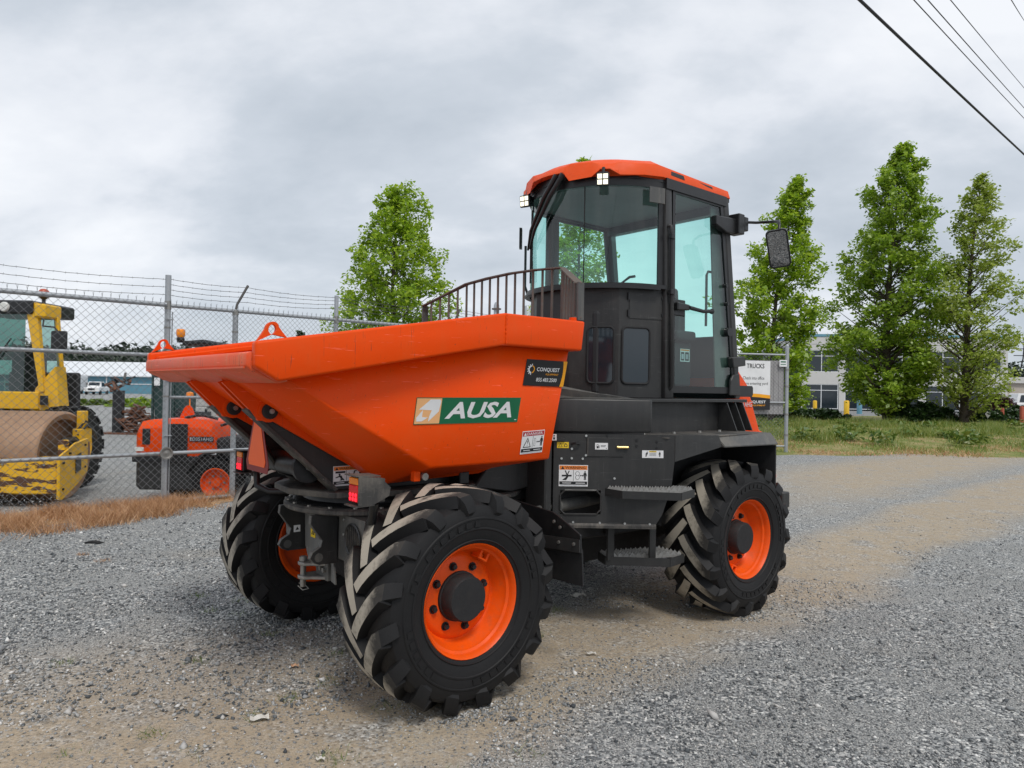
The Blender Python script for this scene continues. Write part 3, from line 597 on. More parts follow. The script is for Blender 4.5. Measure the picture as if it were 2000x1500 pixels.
# ---- articulation, mudguard, ram
b = MB(); b.box(.45, 1.15, -.22, .22, .48, .90); b.tube([(.9, 0, .40), (.9, 0, 1.0)], .09, 16); b.box(.82, 1.08, -.30, .30, .86, .93); b.build('articulation_joint', 'dark', TH, bevel=.006)
b = MB(); b.py([(.50, .98), (.66, 1.17), (1.02, 1.22), (1.02, .96), (.80, .93)], -.38, .38); b.build('joint_cover', 'dark', TH, bevel=.008)
b = MB(); b.pz([(.34, -.42), (.42, -.50), (.80, -.42), (.95, -.30), (.95, .30), (.80, .42), (.42, .50), (.34, .42)], .905, .93); b.build('joint_plate', 'dark_dusty', TH, bevel=.004)
for s in (-1, 1):
    b = MB(); b.box(.93, .99, min(s*.36, s*.55), max(s*.36, s*.55), .70, 1.30); b.build('frame_upright', 'dark', TH, bevel=.008)
for s in (-1, 1):
    b = MB(); b.tube([(.80, s*.50, .825), (1.06, s*.515, .835), (1.07, s*.515, .835), (1.55, s*.54, .86)], [.02, .02, .042, .042], 16); b.tube([(1.03, s*.515, .835), (1.08, s*.515, .835)], .05, 16); b.build('steering_ram', 'steel' if s > 0 else 'grey_paint', TH, smooth=40)
    b = MB(); b.px([(s*.42, .92), (s*.88, .885), (s*.96, .855), (s*1.10, .79), (s*1.105, .69), (s*.75, .655), (s*.42, .73)], .690, .702); mg = b.build('mudguard_plate', 'black', TH, bevel=.003)
    b = MB(); b.px([(s*.78, .68), (s*1.10, .708), (s*1.112, .51), (s*.80, .50)], .7022, .712); b.build('mud_flap', 'black_rubber', mg)
    b = MB(); b.px([(s*.70, .735), (s*1.10, .765), (s*1.10, .695), (s*.70, .665)], .682, .689); b.build('flap_clamp', 'dark', mg)
    for (yy, zz_) in ((.78, .71), (.94, .725), (1.06, .735), (.95, .81), (.90, .835)):
        b = MB(); b.lathe([(0, .672), (.010, .674), (.010, .683)], 'x', (0, s*yy, zz_), 8); b.build('flap_bolt', 'steel', mg)

# ---- rear body: the side panel widens outwards behind the joint
P0 = Vector((1.0, -.55, 0)); E1 = Vector((.58, -.45, 0)).normalized(); NO = Vector((-E1.y*-1, 0, 0)); NO = Vector((E1.y, -E1.x, 0)); NO = NO if NO.y < 0 else -NO
def op(s, z, off=0): return P0+E1*s+NO*off+Vector((0, 0, z))
def mirror_build(fn):
    for flip in (False, True): fn(flip)
def bl(b, name, mats, parent, flip, **k):
    if flip: b.v = [(x, -y, z) for x, y, z in b.v]
    return b.build(name, mats, parent, **k)
PAN = None
for flip in (False, True):
    b = MB(); th = -.012
    def pan(pts): b.prism([op(s, z) for s, z in pts], NO*th)
    c0, c1, d0, d1 = .045, .305, .795, .947
    pan([(0, 1.305), (0, d1), (c0, d1), (c1, d1), (.755, d1), (.775, 1.135), (.775, 1.305)])
    pan([(0, d1), (0, d0), (c0, d0), (c0, d1)]); pan([(c1, d1), (c1, d0), (.70, d0), (.75, d1)]); pan([(0, d0), (0, .73), (.655, .722), (.70, d0)])
    p_ = bl(b, 'side_panel', 'dark', TH, flip, bevel=0)
    if not flip: PAN = p_
    b = MB()   # rounded lip round the ram opening
    rr_ = [(c0+.03, d0), (c1-.03, d0), (c1, d0+.03), (c1, d1-.03), (c1-.03, d1), (c0+.03, d1), (c0, d1-.03), (c0, d0+.03)]
    b.tube([op(s, z, .002) for s, z in rr_+rr_[:1]], .007, 6); bl(b, 'opening_lip', 'dark', p_, flip)
    b = MB(); b.prism([op(-.0, .712, .012), op(.66, .706, .012), op(.66, .722, .012), op(-.0, .728, .012)], NO*-.06); b.prism([op(0, .728, .012), op(.66, .722, .012), op(.66, .735, .004), op(0, .741, .004)], NO*-.004); bl(b, 'bottom_flange', 'dark_dusty', p_, flip)
    # fender
    b = MB(); Y = 1.03
    E_ = op(.775, 0)
    b.add([(E_.x, E_.y, 1.305), (E_.x, E_.y, 1.135), (2.10, -1.05, 1.215), (2.06, -1.045, 1.292)], [(0, 1, 2, 3)])
    b.add([(2.06, -1.02, 1.292), (2.10, -1.072, 1.215), (2.775, -1.075, 1.209), (2.765, -1.02, 1.288)], [(0, 1, 2, 3)])
    b.add([(2.06, -1.045, 1.292), (2.10, -1.05, 1.215), (2.10, -1.072, 1.215), (2.06, -1.02, 1.292)], [(0, 1, 2, 3)])
    b.add([(2.10, -1.072, 1.215), (2.775, -1.075, 1.209), (2.76, -1.04, 1.205), (2.11, -1.04, 1.21)], [(0, 1, 2, 3)])
    fd = bl(b, 'fender', 'dark' if False else 'grey_paint', TH, flip); fd.data.materials.append(MATS['dark']); fd.data.polygons[0].material_index = 1  # flared rear facets get paler grey: light on their upward slope, put into colour
    mdf = fd.modifiers.new('t', 'SOLIDIFY'); mdf.thickness = .008; mdf.offset = 0
    b = MB(); b.pz([(E_.x-.05, E_.y+.02), (2.06, -1.04), (2.77, -1.02), (2.80, -.60), (1.35, -.60)], 1.284, 1.290); bl(b, 'fender_deck', 'dark_dusty', fd, flip)
    b = MB(); b.box(2.77, 2.785, -1.06, -.58, .86, 1.20); b.box(1.45, 2.77, -.60, -.58, .62, 1.28); b.add([op(.70, .722, -.02), op(.775, 1.135, -.02), (1.75, -.58, 1.2), (1.62, -.58, .72)], [(0, 1, 2, 3)]); b.add([op(.775, 1.135, -.02), (2.1, -1.03, 1.205), (2.1, -.58, 1.23), (1.75, -.58, 1.2)], [(0, 1, 2, 3)]); b.add([(2.1, -1.03, 1.205), (2.775, -1.05, 1.2), (2.775, -.58, 1.23), (2.1, -.58, 1.23)], [(0, 1, 2, 3)]); bl(b, 'wheel_arch_liner', 'black_rubber', fd, flip)
b = MB(); b.box(1.2, 2.9, -.24, .24, .34, .60); b.tube([(.1, 0, .56), (2.4, 0, .52)], .05, 12); b.build('added_belly', 'black_rubber', TH, bevel=.01)  # belly box and shaft added to deepen the shade under the chassis
b = MB(); b.pz([(1.03, -.50), (1.5, -.58), (3.0, -.58), (3.0, .58), (1.5, .58), (1.03, .50)], .60, 1.28); b.build('rear_chassis', 'black_rubber', TH, bevel=.01)
b = MB(); b.pz([(1.0, -.545), (1.03, -.572), (1.49, -.925), (1.515, -.92), (1.53, -.66), (1.53, .66), (1.515, .92), (1.49, .925), (1.03, .572), (1.0, .545)], 1.318, 1.528); b.build('front_deck_box', 'dark', TH, bevel=.010, seg=2, smooth=40)
b = MB(); b.pz([(1.0, -.50), (1.46, -.90), (1.53, -.62), (1.53, .62), (1.46, .90), (1.0, .50)], 1.29, 1.3182); b.build('deck_gasket', 'black_rubber', TH)
b = MB(); b.box(1.53, 2.86, -.64, .64, 1.29, 1.505); rc = b.build('cab_plinth', 'dark', TH)
b = MB(); b.pz([(1.50, -.72), (2.93, -.725), (2.93, .725), (1.50, .72)], 1.507, 1.532); b.build('cab_floor_plate', 'dark', rc, bevel=.004)
for s in (-1, 1):
    for xx in (2.66, 2.77, 2.87):
        b = MB(); b.px([(s*.645, 1.506), (s*.72, 1.506), (s*.81, 1.291), (s*.645, 1.291)], xx-.005, xx+.005); b.build('gusset', 'dark', rc)
    b = MB(); b.px([(s*.645, 1.506), (s*.68, 1.506), (s*.68, 1.36), (s*.645, 1.33)], 1.56, 1.575); b.build('gusset', 'dark', rc)
    for xx in (1.62, 1.95, 2.25, 2.5, 2.8):
        b = MB(); b.lathe([(0, 1.305), (.013, 1.303), (.015, 1.29)], 'z', (xx, s*.76, 0), 8); b.build('deck_bolt', 'steel', rc)
b = MB(); b.add([(.99, -.40, 1.60), (1.02, -.50, 1.60), (1.40, -.62, 1.545), (1.48, -.80, 1.531), (1.02, -.55, 1.531), (.99, -.45, 1.531)], [(0, 1, 2, 3, 4, 5)]); b.loft([[(1.0, -.53, 1.529), (1.46, -.86, 1.529), (1.52, -.60, 1.529), (1.52, .60, 1.529), (1.46, .86, 1.529), (1.0, .53, 1.529)], [(1.12, -.40, 1.62), (1.40, -.62, 1.555), (1.48, -.55, 1.56), (1.48, .55, 1.56), (1.40, .62, 1.555), (1.12, .40, 1.62)]]); b.build('cab_skirt', 'grey_paint', TH)
# fuel flap, latch, bolts and labels on the panel
b = MB(); b.prism([op(.21, 1.283, .0), op(.445, 1.283, .0), op(.445, 1.162, .0), op(.21, 1.162, .0)], NO*.006); fl_ = b.build('fuel_flap', 'dark', PAN, bevel=.002)
b = MB(); b.prism([op(.213, 1.28, .0062), op(.219, 1.28, .0062), op(.219, 1.165, .0062), op(.213, 1.165, .0062)], NO*.002); b.build('flap_edge', 'dark_dusty', PAN)
b = MB(); b.prism([op(.405, 1.232, .006), op(.47, 1.232, .006), op(.47, 1.214, .006), op(.405, 1.214, .006)], NO*.012); b.tube([op(.40, 1.223, .012), op(.475, 1.223, .012)], .011, 8); b.build('flap_latch', 'brass', PAN, bevel=.002)
for (s_, z_) in ((.205, 1.294), (.205, 1.170), (.115, 1.15), (.115, 1.21), (.185, 1.148), (.05, 1.148), (.39, 1.025), (.34, 1.30), (.53, 1.27), (.53, 1.235), (.66, 1.262), (.66, 1.222), (.13, .745), (.30, .742), (.46, .739), (.62, .736)):
    b = MB(); c = op(s_, z_); b.tube([c, c+NO*.007], .0075, 8); b.build('panel_bolt', 'bolt_zinc' if z_ < 1.2 or s_ < .3 else 'black', PAN)
b = MB(); b.tube([op(.115, 1.243), op(.115, 1.243, .02), op(.135, 1.248, .028), op(.160, 1.243, .02), op(.160, 1.243)], .007, 8); b.build('panel_hook', 'black', PAN)
b = MB(); b.prism([op(-.04, 1.30, .02), op(.07, 1.275, .02), op(.07, 1.262, .02), op(-.04, 1.255, .02)], NO*-.018); b.build('front_guard', 'dark', PAN)
D = Decal(op(-.015, 1.263, .021), E1, (0, 0, 1)); D.base('small_label', 0, 0, .03, .04, 'white', TH); D.rect(.008, .006, .02, .02, 'ink'); D.circ(.014, .029, .005, 'ink'); D.done()
D = Decal(op(.02, 1.214), E1, (0, 0, 1)); D.base('yellow_label', 0, 0, .075, .038, 'label_yellow', TH); D.poly([(.008, .006), (.036, .006), (.022, .032)], 'ink'); D.poly([(.013, .0085), (.031, .0085), (.022, .027)], 'label_yellow', .001); D.poly([(.043, .008), (.066, .008), (.066, .02), (.058, .03), (.050, .03)], 'ink'); D.poly([(.047, .011), (.062, .011), (.062, .019), (.056, .026)], 'label_yellow', .001); D.done()
D = Decal(op(.262, 1.208, .006), E1, (0, 0, 1)); D.base('fuel_label', 0, 0, .082, .042, 'white', TH); D.rect(.010, .008, .022, .032, 'ink'); D.rect(.012, .022, .020, .029, 'white', .001); D.rect(.024, .008, .028, .026, 'ink'); D.rect(.036, .024, .070, .027, 'ink'); D.rect(.036, .017, .066, .020, 'ink'); D.circ(.072, .008, .003, 'ink'); D.done()
D = Decal(op(.565, 1.158), E1, (0, 0, 1)); D.base('caution_label', 0, 0, .137, .048, 'white', TH); D.rect(.045, .036, .092, .045, 'label_yellow'); D.text('ATTENTION', .048, .0375, .041, .006, 'ink'); D.man(.024, .008, .033, 'ink', .01); D.man(.113, .008, .033, 'ink')
for k in range(3): D.rect(.047, .028-k*.007, .09, .030-k*.007, 'ink')
D.done()
def ansi(O, U, V, w, h, word, head, pics, parent, sk=0, hw=None):
    D = Decal(O, U, V); D.base('warning_label', 0, 0, w, h, 'white', parent)
    D.rect(.02*w, .78*h, .98*w, .97*h, head); hw = 'ink' if head == 'label_orange' else 'white'
    D.poly([(.07*w, .805*h), (.19*w, .805*h), (.13*w, .945*h)], hw, .001); D.text(word, .215*w, .815*h, .70*w, .12*h, hw, .008)
    D.rect(.5*w-.0012, .25*h, .5*w+.0012, .77*h, 'ink'); D.rect(.02*w, .08*h, .98*w, .23*h, 'ink')
    D.rect(.12*w, .14*h, .42*w, .17*h, 'white', .001); D.rect(.58*w, .14*h, .9*w, .17*h, 'white', .001); D.rect(.05*w, .03*h, .95*w, .055*h, 'silver')
    pics(D, w, h); D.done()
def pic_crush(D, w, h):
    D.rect(.10*w, .46*h, .44*w, .54*h, 'ink'); D.poly([(.27*w, .5*h), (.20*w, .74*h), (.24*w, .74*h), (.31*w, .5*h)], 'ink'); D.poly([(.27*w, .52*h), (.34*w, .74*h), (.37*w, .72*h), (.30*w, .5*h)], 'ink')
    for a in (.12, .17, .22): D.poly([(.30*w, .5*h), (a*w, .30*h), ((a+.03)*w, .28*h), (.33*w, .46*h)], 'ink')
    D.circ(.64*w, .60*h, .075*w, 'ink'); D.circ(.64*w, .60*h, .062*w, 'white', .001); D.circ(.64*w, .42*h, .075*w, 'ink'); D.circ(.64*w, .42*h, .062*w, 'white', .001)
    D.rect(.73*w, .49*h, .82*w, .52*h, 'ink'); D.poly([(.71*w, .505*h), (.745*w, .55*h), (.745*w, .46*h)], 'ink'); D.poly([(.84*w, .505*h), (.805*w, .55*h), (.805*w, .46*h)], 'ink'); D.man(.90*w, .30*h, .42*h, 'ink')
ansi(op(.035, .972), E1, (0, 0, 1), .185, .135, 'WARNING', 'label_orange', pic_crush, TH)
def pic_fall(D, w, h):
    D.rect(.08*w, .64*h, .46*w, .74*h, 'ink'); D.circ(.24*w, .57*h, .04*w, 'ink'); D.poly([(.22*w, .53*h), (.32*w, .52*h), (.36*w, .38*h), (.28*w, .36*h)], 'ink'); D.poly([(.28*w, .38*h), (.38*w, .38*h), (.44*w, .27*h), (.38*w, .27*h)], 'ink'); D.poly([(.24*w, .52*h), (.08*w, .44*h), (.10*w, .40*h), (.27*w, .46*h)], 'ink'); D.poly([(.30*w, .36*h), (.24*w, .28*h), (.34*w, .27*h), (.36*w, .34*h)], 'ink')
    D.poly([(.72*w, .44*h), (.79*w, .44*h), (.84*w, .70*h), (.90*w, .72*h), (.90*w, .75*h), (.80*w, .74*h)], 'ink'); D.poly([(.58*w, .64*h), (.60*w, .65*h), (.68*w, .52*h), (.65*w, .50*h)], 'ink'); D.poly([(.62*w, .50*h), (.70*w, .48*h), (.69*w, .56*h)], 'ink')
ansi((-.378, -.283, 1.042), (1, 0, 0), (0, 0, 1), .155, .108, 'WARNING', 'label_orange', pic_fall, TH)
SV = Vector((0, -.145, .67)).normalized()
def sp(x, z): f = (z-1.16)/.67; return Vector((x, -.70-.145*f, z))
def pic_dang(D, w, h):
    D.poly([(.08*w, .28*h), (.44*w, .28*h), (.26*w, .72*h)], 'ink'); D.poly([(.125*w, .315*h), (.395*w, .315*h), (.26*w, .65*h)], 'white', .001); D.poly([(.245*w, .58*h), (.28*w, .58*h), (.268*w, .42*h), (.258*w, .42*h)], 'ink', .0014); D.circ(.262*w, .365*h, .014*w, 'ink', .0014)
    D.rect(.56*w, .32*h, .63*w, .66*h, 'ink'); D.rect(.57*w, .335*h, .62*w, .645*h, 'white', .001); D.rect(.70*w, .48*h, .79*w, .51*h, 'ink'); D.poly([(.67*w, .495*h), (.71*w, .54*h), (.71*w, .45*h)], 'ink'); D.poly([(.82*w, .495*h), (.78*w, .54*h), (.78*w, .45*h)], 'ink'); D.man(.90*w, .30*h, .44*h, 'ink')
ansi(sp(.578, 1.205), Vector((1, 0, .04)), SV, .172, .138, 'DANGER', 'label_red', pic_dang, TH)
D = Decal(sp(-.173, 1.394), (1, 0, .004), SV); W_, H_ = .692, .142; D.base('maker_plate', 0, 0, W_, H_, 'label_green', TH); D.rect(.003, .004, .155, H_-.004, 'label_peach')
k = .152/.40
lg = [(.03, .62), (.19, .94), (.32, .97), (.37, .90), (.36, .62), (.30, .38), (.19, .12), (.19, .30), (.24, .48), (.22, .56)]
D.poly([(.005+a*.40, b2*H_) for a, b2 in [(.04, .56), (.20, .93), (.345, .93), (.365, .86), (.345, .48), (.20, .10), (.205, .28), (.235, .53)]], 'white', .0012); D.poly([(.005+a*.40, b2*H_) for a, b2 in [(.10, .54), (.015, .26), (.02, .12), (.10, .12), (.19, .26), (.10, .28)]], 'white', .0012)
D.text('AUSA', .185, .027, .455, .092, 'white', .03, .22); D.rect(.665, .012, .680, .016, 'white'); D.done()
D = Decal(sp(.516, 1.605), (1, 0, -.012), SV); W_, H_ = .318, .152; D.base('dealer_plate', 0, 0, W_, H_, 'ink', TH)
D.poly([(W_-.034+.010*math.sin(math.pi*q/8), H_*q/8) for q in range(9)]+[(W_-.002, H_), (W_-.002, 0)], 'amber_band')
gx, gy, gr = .046, .095, .022
for q in range(7):
    a = math.pi*.5+q*math.pi/6.2; D.poly([(gx+gr*1.0*math.cos(a-.14), gy+gr*math.sin(a-.14)), (gx+gr*1.45*math.cos(a-.10), gy+gr*1.45*math.sin(a-.10)), (gx+gr*1.45*math.cos(a+.10), gy+gr*1.45*math.sin(a+.10)), (gx+gr*math.cos(a+.14), gy+gr*math.sin(a+.14))], 'white')
arc = lambda a0, a1, r1, r2: [(gx+r1*math.cos(a), gy+r1*math.sin(a)) for a in np.linspace(a0, a1, 12)]+[(gx+r2*math.cos(a), gy+r2*math.sin(a)) for a in np.linspace(a1, a0, 12)]
D.poly(arc(math.pi*.5, math.pi*1.5, gr*1.08, gr*.70), 'white'); D.poly(arc(-math.pi*.42, math.pi*.45, gr*1.05, gr*.78), 'amber_band')
D.text('CONQUEST', .085, .082, .178, .027, 'white', .012); D.text('EQUIPMENT', .160, .063, .100, .0125, 'amber_band', .0); D.text('855.483.2500', .093, .026, .160, .022, 'white', .004); D.done()

# steps with serrated treads
def step_(name, poly, z0, z1, parent):
    """poly: plan outline, first two points = inner edge; bars run along the tread"""
    b = MB(); n = len(poly)
    for i in range(n):
        a, c = Vector((*poly[i], 0)), Vector((*poly[(i+1) % n], 0)); t = (c-a).normalized(); nn_ = Vector((-t.y, t.x, 0))*.004
        b.add([(*(a-nn_).xy, z0), (*(c-nn_).xy, z0), (*(c-nn_).xy, z1), (*(a-nn_).xy, z1), (*(a+nn_).xy, z0), (*(c+nn_).xy, z0), (*(c+nn_).xy, z1), (*(a+nn_).xy, z1)], [(0, 1, 2, 3), (7, 6, 5, 4), (0, 4, 5, 1), (1, 5, 6, 2), (2, 6, 7, 3), (3, 7, 4, 0)])
    o = b.build(name, 'dark', parent)
    a0, a1 = Vector(poly[0]), Vector(poly[1]); o1, o0 = Vector(poly[2]), Vector(poly[-1])
    for k in range(6):
        f = (k+.5)/6; p = a0.lerp(o0, f); q_ = a1.lerp(o1, f); b = MB(); nseg = 26; up_, dn = [], []
        for j in range(nseg+1):
            c = p.lerp(q_, j/nseg); up_.append((c.x, c.y, z1+(.020 if j % 2 else -.004))); dn.append((c.x, c.y, z1-.022))
        for j in range(nseg): b.quad(dn[j], dn[j+1], up_[j+1], up_[j])
        t = b.build('tread_bar', 'tread_steel', o, recalc=False); sm_ = t.modifiers.new('t', 'SOLIDIFY'); sm_.thickness = .004; sm_.offset = 0
    return o
for flip in (False, True):
    fy = (lambda l: [(x, -y) for x, y in l]) if flip else (lambda l: l)
    a = op(.335, 0); c = op(.80, 0)
    step_('upper_step', fy([(a.x, a.y), (c.x+.06, c.y+.02), (1.70, -1.115), (1.50, -1.165), (1.26, -.90)]), .915, .962, TH)
    lo = step_('lower_step', fy([(1.42, -.56), (1.86, -.72), (1.84, -.94), (1.66, -.965), (1.36, -.68)]), .445, .50, TH)
    for (lx, ly) in ((1.38, -.70), (1.62, -.85)):
        b = MB(); ly_ = -ly if flip else ly; b.box(lx-.03, lx+.03, ly_-.006, ly_+.006, .48, .74); b.build('step_hanger', 'dark', lo)

# ---- cab
CX, CR = 2.06, .605
def ca(a, r=CR): return (CX-r*math.cos(R(a)), r*math.sin(R(a)))
ang = [-89, -52, -17, 17, 52, 89]
b = MB(); lp = [ca(a, .602) for a in ang]; li = [ca(a, .572) for a in ang]
b.pz(lp+li[::-1], 1.533, 2.325); cab = b.build('cab_front_panel', 'dark', TH, bevel=.004)
def pane(P, Q, f0, f1, z0, z1, off, th, rad, name, m, parent, ring=False):
    P = Vector((*P, 0)); Q = Vector((*Q, 0)); e_ = Q-P; L_ = e_.length; e_.normalize(); n_ = Vector((e_.y, -e_.x, 0)); n_ = n_ if n_.dot(Vector((P.x-CX, P.y, 0))) > 0 else -n_
    x0, x1 = f0*L_, f1*L_; pts = []
    for (cx2, cz2, a0) in ((x1-rad, z1-rad, 0), (x0+rad, z1-rad, 90), (x0+rad, z0+rad, 180), (x1-rad, z0+rad, 270)):
        for k in range(5): pts.append((cx2+rad*math.cos(R(a0+k*22.5)), cz2+rad*math.sin(R(a0+k*22.5))))
    b = MB()
    W3 = lambda x, z, o: P+e_*x+n_*o+Vector((0, 0, z))
    if ring: b.tube([W3(x, z, off) for x, z in pts+pts[:1]], th, 8)
    else: b.prism([W3(x, z, off) for x, z in pts], n_*th)
    return b.build(name, m, parent, smooth=40)
for (i, f0, f1) in ((0, .36, .94), (1, .10, .62), (3, .38, .90), (4, .06, .64)):
    w1 = pane(ca(ang[i], .602), ca(ang[i+1], .602), f0, f1, 1.635, 2.035, .001, .004, .035, 'lower_window', 'cab_glass_dark' if False else 'bwin', TH)
    pane(ca(ang[i], .602), ca(ang[i+1], .602), f0, f1, 1.635, 2.035, .004, .009, .035, 'window_seal', 'black_rubber', w1, True)
hatch = pane(ca(-89, .602), ca(-52, .602), .06, .80, 2.10, 2.285, .001, .004, .006, 'cab_hatch', 'dark', TH)
for (f, z) in ((.06, 2.135), (.06, 2.255)): pane(ca(-89, .602), ca(-52, .602), f-.02, f+.06, z-.014, z+.014, .004, .008, .010, 'hatch_knob', 'black', hatch)
for (f, z) in ((.82, 2.135), (.82, 2.255)): pane(ca(-89, .602), ca(-52, .602), f-.015, f+.02, z-.025, z+.025, .004, .010, .004, 'hatch_hinge', 'black', hatch)
# sill ring and gutter
def arcring(r0_, r1_, z0, z1, a0, a1, n=26):
    rings = []
    for k in range(n+1):
        a = a0+(a1-a0)*k/n; p, q_ = ca(a, r0_), ca(a, r1_); rings.append([(*p, z0), (*q_, z0), (*q_, z1), (*p, z1)])
    return rings
b = MB(); b.loft(arcring(.565, .628, 2.318, 2.345, -86, 86)); b.loft(arcring(.60, .640, 2.305, 2.320, -80, 86)); b.build('windscreen_sill', 'black', TH, smooth=35)
b = MB(); b.loft(arcring(.560, .612, 3.035, 3.16, -92, 92)); b.build('windscreen_header', 'black', TH, smooth=35)
for (a0, a1) in ((-85, -27.5), (-27, 27), (27.5, 85)):
    b = MB(); b.loft([[(*ca(a0+(a1-a0)*k/14, .601), 2.345), (*ca(a0+(a1-a0)*k/14, .601), 3.04)] for k in range(15)], caps=False, closed=False); b.build('windscreen_pane', 'cab_glass', TH, smooth=35)
for a in (-27.25, 27.25):
    b = MB(); b.tube([(*ca(a, .604), 2.345), (*ca(a, .604), 3.04)], .0045, 6); b.build('pane_seal', 'black_rubber', TH)
# black border strips of the glass
for (a0, a1) in ((-86, -80), (80, 86)):
    b = MB(); b.loft(arcring(.592, .606, 2.345, 3.04, a0, a1, 4)); b.build('glass_border', 'black', TH)
for s in (-1, 1):
    y = s*.60
    b = MB(); b.loft([[(2.02, y-.028, 1.533), (2.12, y-.028, 1.533), (2.12, y+.028, 1.533), (2.02, y+.028, 1.533)], [(2.00, y*.99-.028, 3.13), (2.07, y*.99-.028, 3.13), (2.07, y*.99+.028, 3.13), (2.00, y*.99+.028, 3.13)]]); pil = b.build('front_pillar', 'dark', TH, bevel=.010, seg=2, smooth=40)
    b = MB(); yo = s*.645; b.tube([(2.03, s*.62, 2.78), (2.035, yo, 2.775), (2.045, yo, 2.72), (2.07, yo, 1.62), (2.07, s*.62, 1.60)], .015, 10); b.build('door_hinge_bar', 'dark', pil, smooth=50)
    for zz_ in (2.70, 2.30): 
        b = MB(); b.box(2.02, 2.06, s*.652-.016, s*.652+.016, zz_-.02, zz_+.02); b.build('hinge_clamp', 'black', pil, bevel=.004)
    # door
    b = MB(); yq = s*.612
    dg = [(2.105, 1.575), (2.935, 1.575), (2.715, 3.065), (2.085, 3.065)]; di = [(2.135, 1.625), (2.885, 1.625), (2.685, 3.03), (2.115, 3.03)]
    for k in range(4):
        a, c, d_, e_ = dg[k], dg[(k+1) % 4], di[(k+1) % 4], di[k]; b.py([a, c, d_, e_], yq-.008, yq+.008)
    door = b.build('cab_door', 'black', TH)
    b = MB(); b.add([(x, yq, z) for x, z in di], [(0, 1, 2, 3)]); b.build('door_glass', 'cab_glass', door)
    b = MB(); b.loft([[(2.915, y-.03, 1.533), (2.985, y-.03, 1.533), (2.985, y+.03, 1.533), (2.915, y+.03, 1.533)], [(2.715, y*.99-.03, 3.13), (2.785, y*.99-.03, 3.13), (2.785, y*.99+.03, 3.13), (2.715, y*.99+.03, 3.13)]]); b.build('rear_pillar', 'dark', TH, bevel=.008)
    b = MB(); b.py([(2.10, 2.26), (2.25, 2.26), (2.25, 2.14), (2.10, 2.14)], yq-.012, yq+.012); hd = b.build('door_handle', 'black', door, bevel=.006)
    b = MB(); b.py([(2.11, 2.235), (2.26, 2.225), (2.26, 2.185), (2.11, 2.175)], yq+s*.012, yq+s*.05); b.build('handle_grip', 'black', hd, bevel=.008)
    b = MB(); b.tube([(2.25, s*.655, 2.205), (2.42, s*.66, 2.19), (2.52, s*.66, 2.20), (2.535, s*.655, 2.20)], [.016, .014, .014, .022], 8); b.build('handle_lever', 'black', hd, smooth=50)
    for (xx, zz_, rr_) in ((2.80, 2.06, .036), (2.75, 2.42, .014), (2.77, 2.28, .014)):
        b = MB(); b.tube([(xx, yq, zz_), (xx, yq+s*.035, zz_)], rr_, 14); b.build('door_catch', 'black', door, smooth=40)
    b = MB(); b.py([(2.80, 1.86), (2.98, 1.875), (2.99, 1.80), (2.82, 1.78)], yq+s*.008, yq+s*.06); b.py([(2.82, 1.56), (2.83, 1.68), (2.86, 1.725), (2.95, 1.735), (2.97, 1.56)], yq+s*.008, yq+s*.03); b.build('door_stop', 'dark', door, bevel=.006)
b = MB(); b.py([(2.96, 1.55), (3.16, 1.55), (3.175, 1.57), (3.175, 1.625), (3.16, 1.64), (2.96, 1.64)], -.625, -.61); b.build('latch_plate', 'black', TH)
b = MB(); b.loft([[(2.70, -.585, 1.62), (2.90, -.585, 1.62), (2.90, -.575, 1.62), (2.70, -.575, 1.62)], [(2.60, -.585, 3.05), (2.73, -.585, 3.05), (2.73, -.575, 3.05), (2.60, -.575, 3.05)]]); b.build('inner_pillar_trim', 'grey_paint', TH)
# antenna style plate by the pillar
b = MB(); b.prism([(*ca(-82, .64), 2.92), (*ca(-70, .64), 2.92), (*ca(-70, .64), 3.03), (*ca(-82, .64), 3.03)], (-.01, -.012, 0)); b.build('lamp_mount_plate', 'grey_paint', TH)
# rear wall
b = MB(); b.box(2.93, 2.95, -.57, .57, 1.533, 1.60); rw = b.build('cab_rear_sill', 'seat', TH)
b = MB(); b.add([(2.935, -.57, 1.60), (2.935, .57, 1.60), (2.915, .57, 1.70), (2.915, -.57, 1.70)], [(0, 1, 2, 3)]); b.build('rear_lower_window', 'cab_glass', TH)
b = MB(); b.loft([[(2.905, -.57, 1.70), (2.925, -.57, 1.70), (2.925, .57, 1.70), (2.905, .57, 1.70)], [(2.86, -.57, 2.03), (2.88, -.57, 2.03), (2.88, .57, 2.03), (2.86, .57, 2.03)]]); b.build('cab_rear_panel', 'seat', TH)
for s in (-1, 1):
    b = MB(); b.box(2.0, 2.75, s*.6-.03, s*.6+.03, 3.045, 3.12); b.build('side_header', 'black', TH)
b = MB(); b.box(2.69, 2.77, -.57, .57, 2.99, 3.11); b.build('rear_header', 'black', TH)
b = MB(); b.add([(2.87, -.57, 2.02), (2.87, .57, 2.02), (2.73, .57, 3.02), (2.73, -.57, 3.02)], [(0, 1, 2, 3)]); b.build('rear_window', 'cab_glass', TH)
b = MB(); b.tube([(2.88, -.56, 2.02), (2.88, .56, 2.02)], .02, 6); b.tube([(2.735, -.56, 3.03), (2.735, .56, 3.03)], .03, 6); b.build('rear_window_frame', 'black', TH)
b = MB(); b.add([(2.10, .585, 1.6), (2.9, .585, 1.6), (2.86, .585, 2.0), (2.10, .585, 2.0)], [(0, 1, 2, 3)]); b.build('door_trim', 'seat', TH)
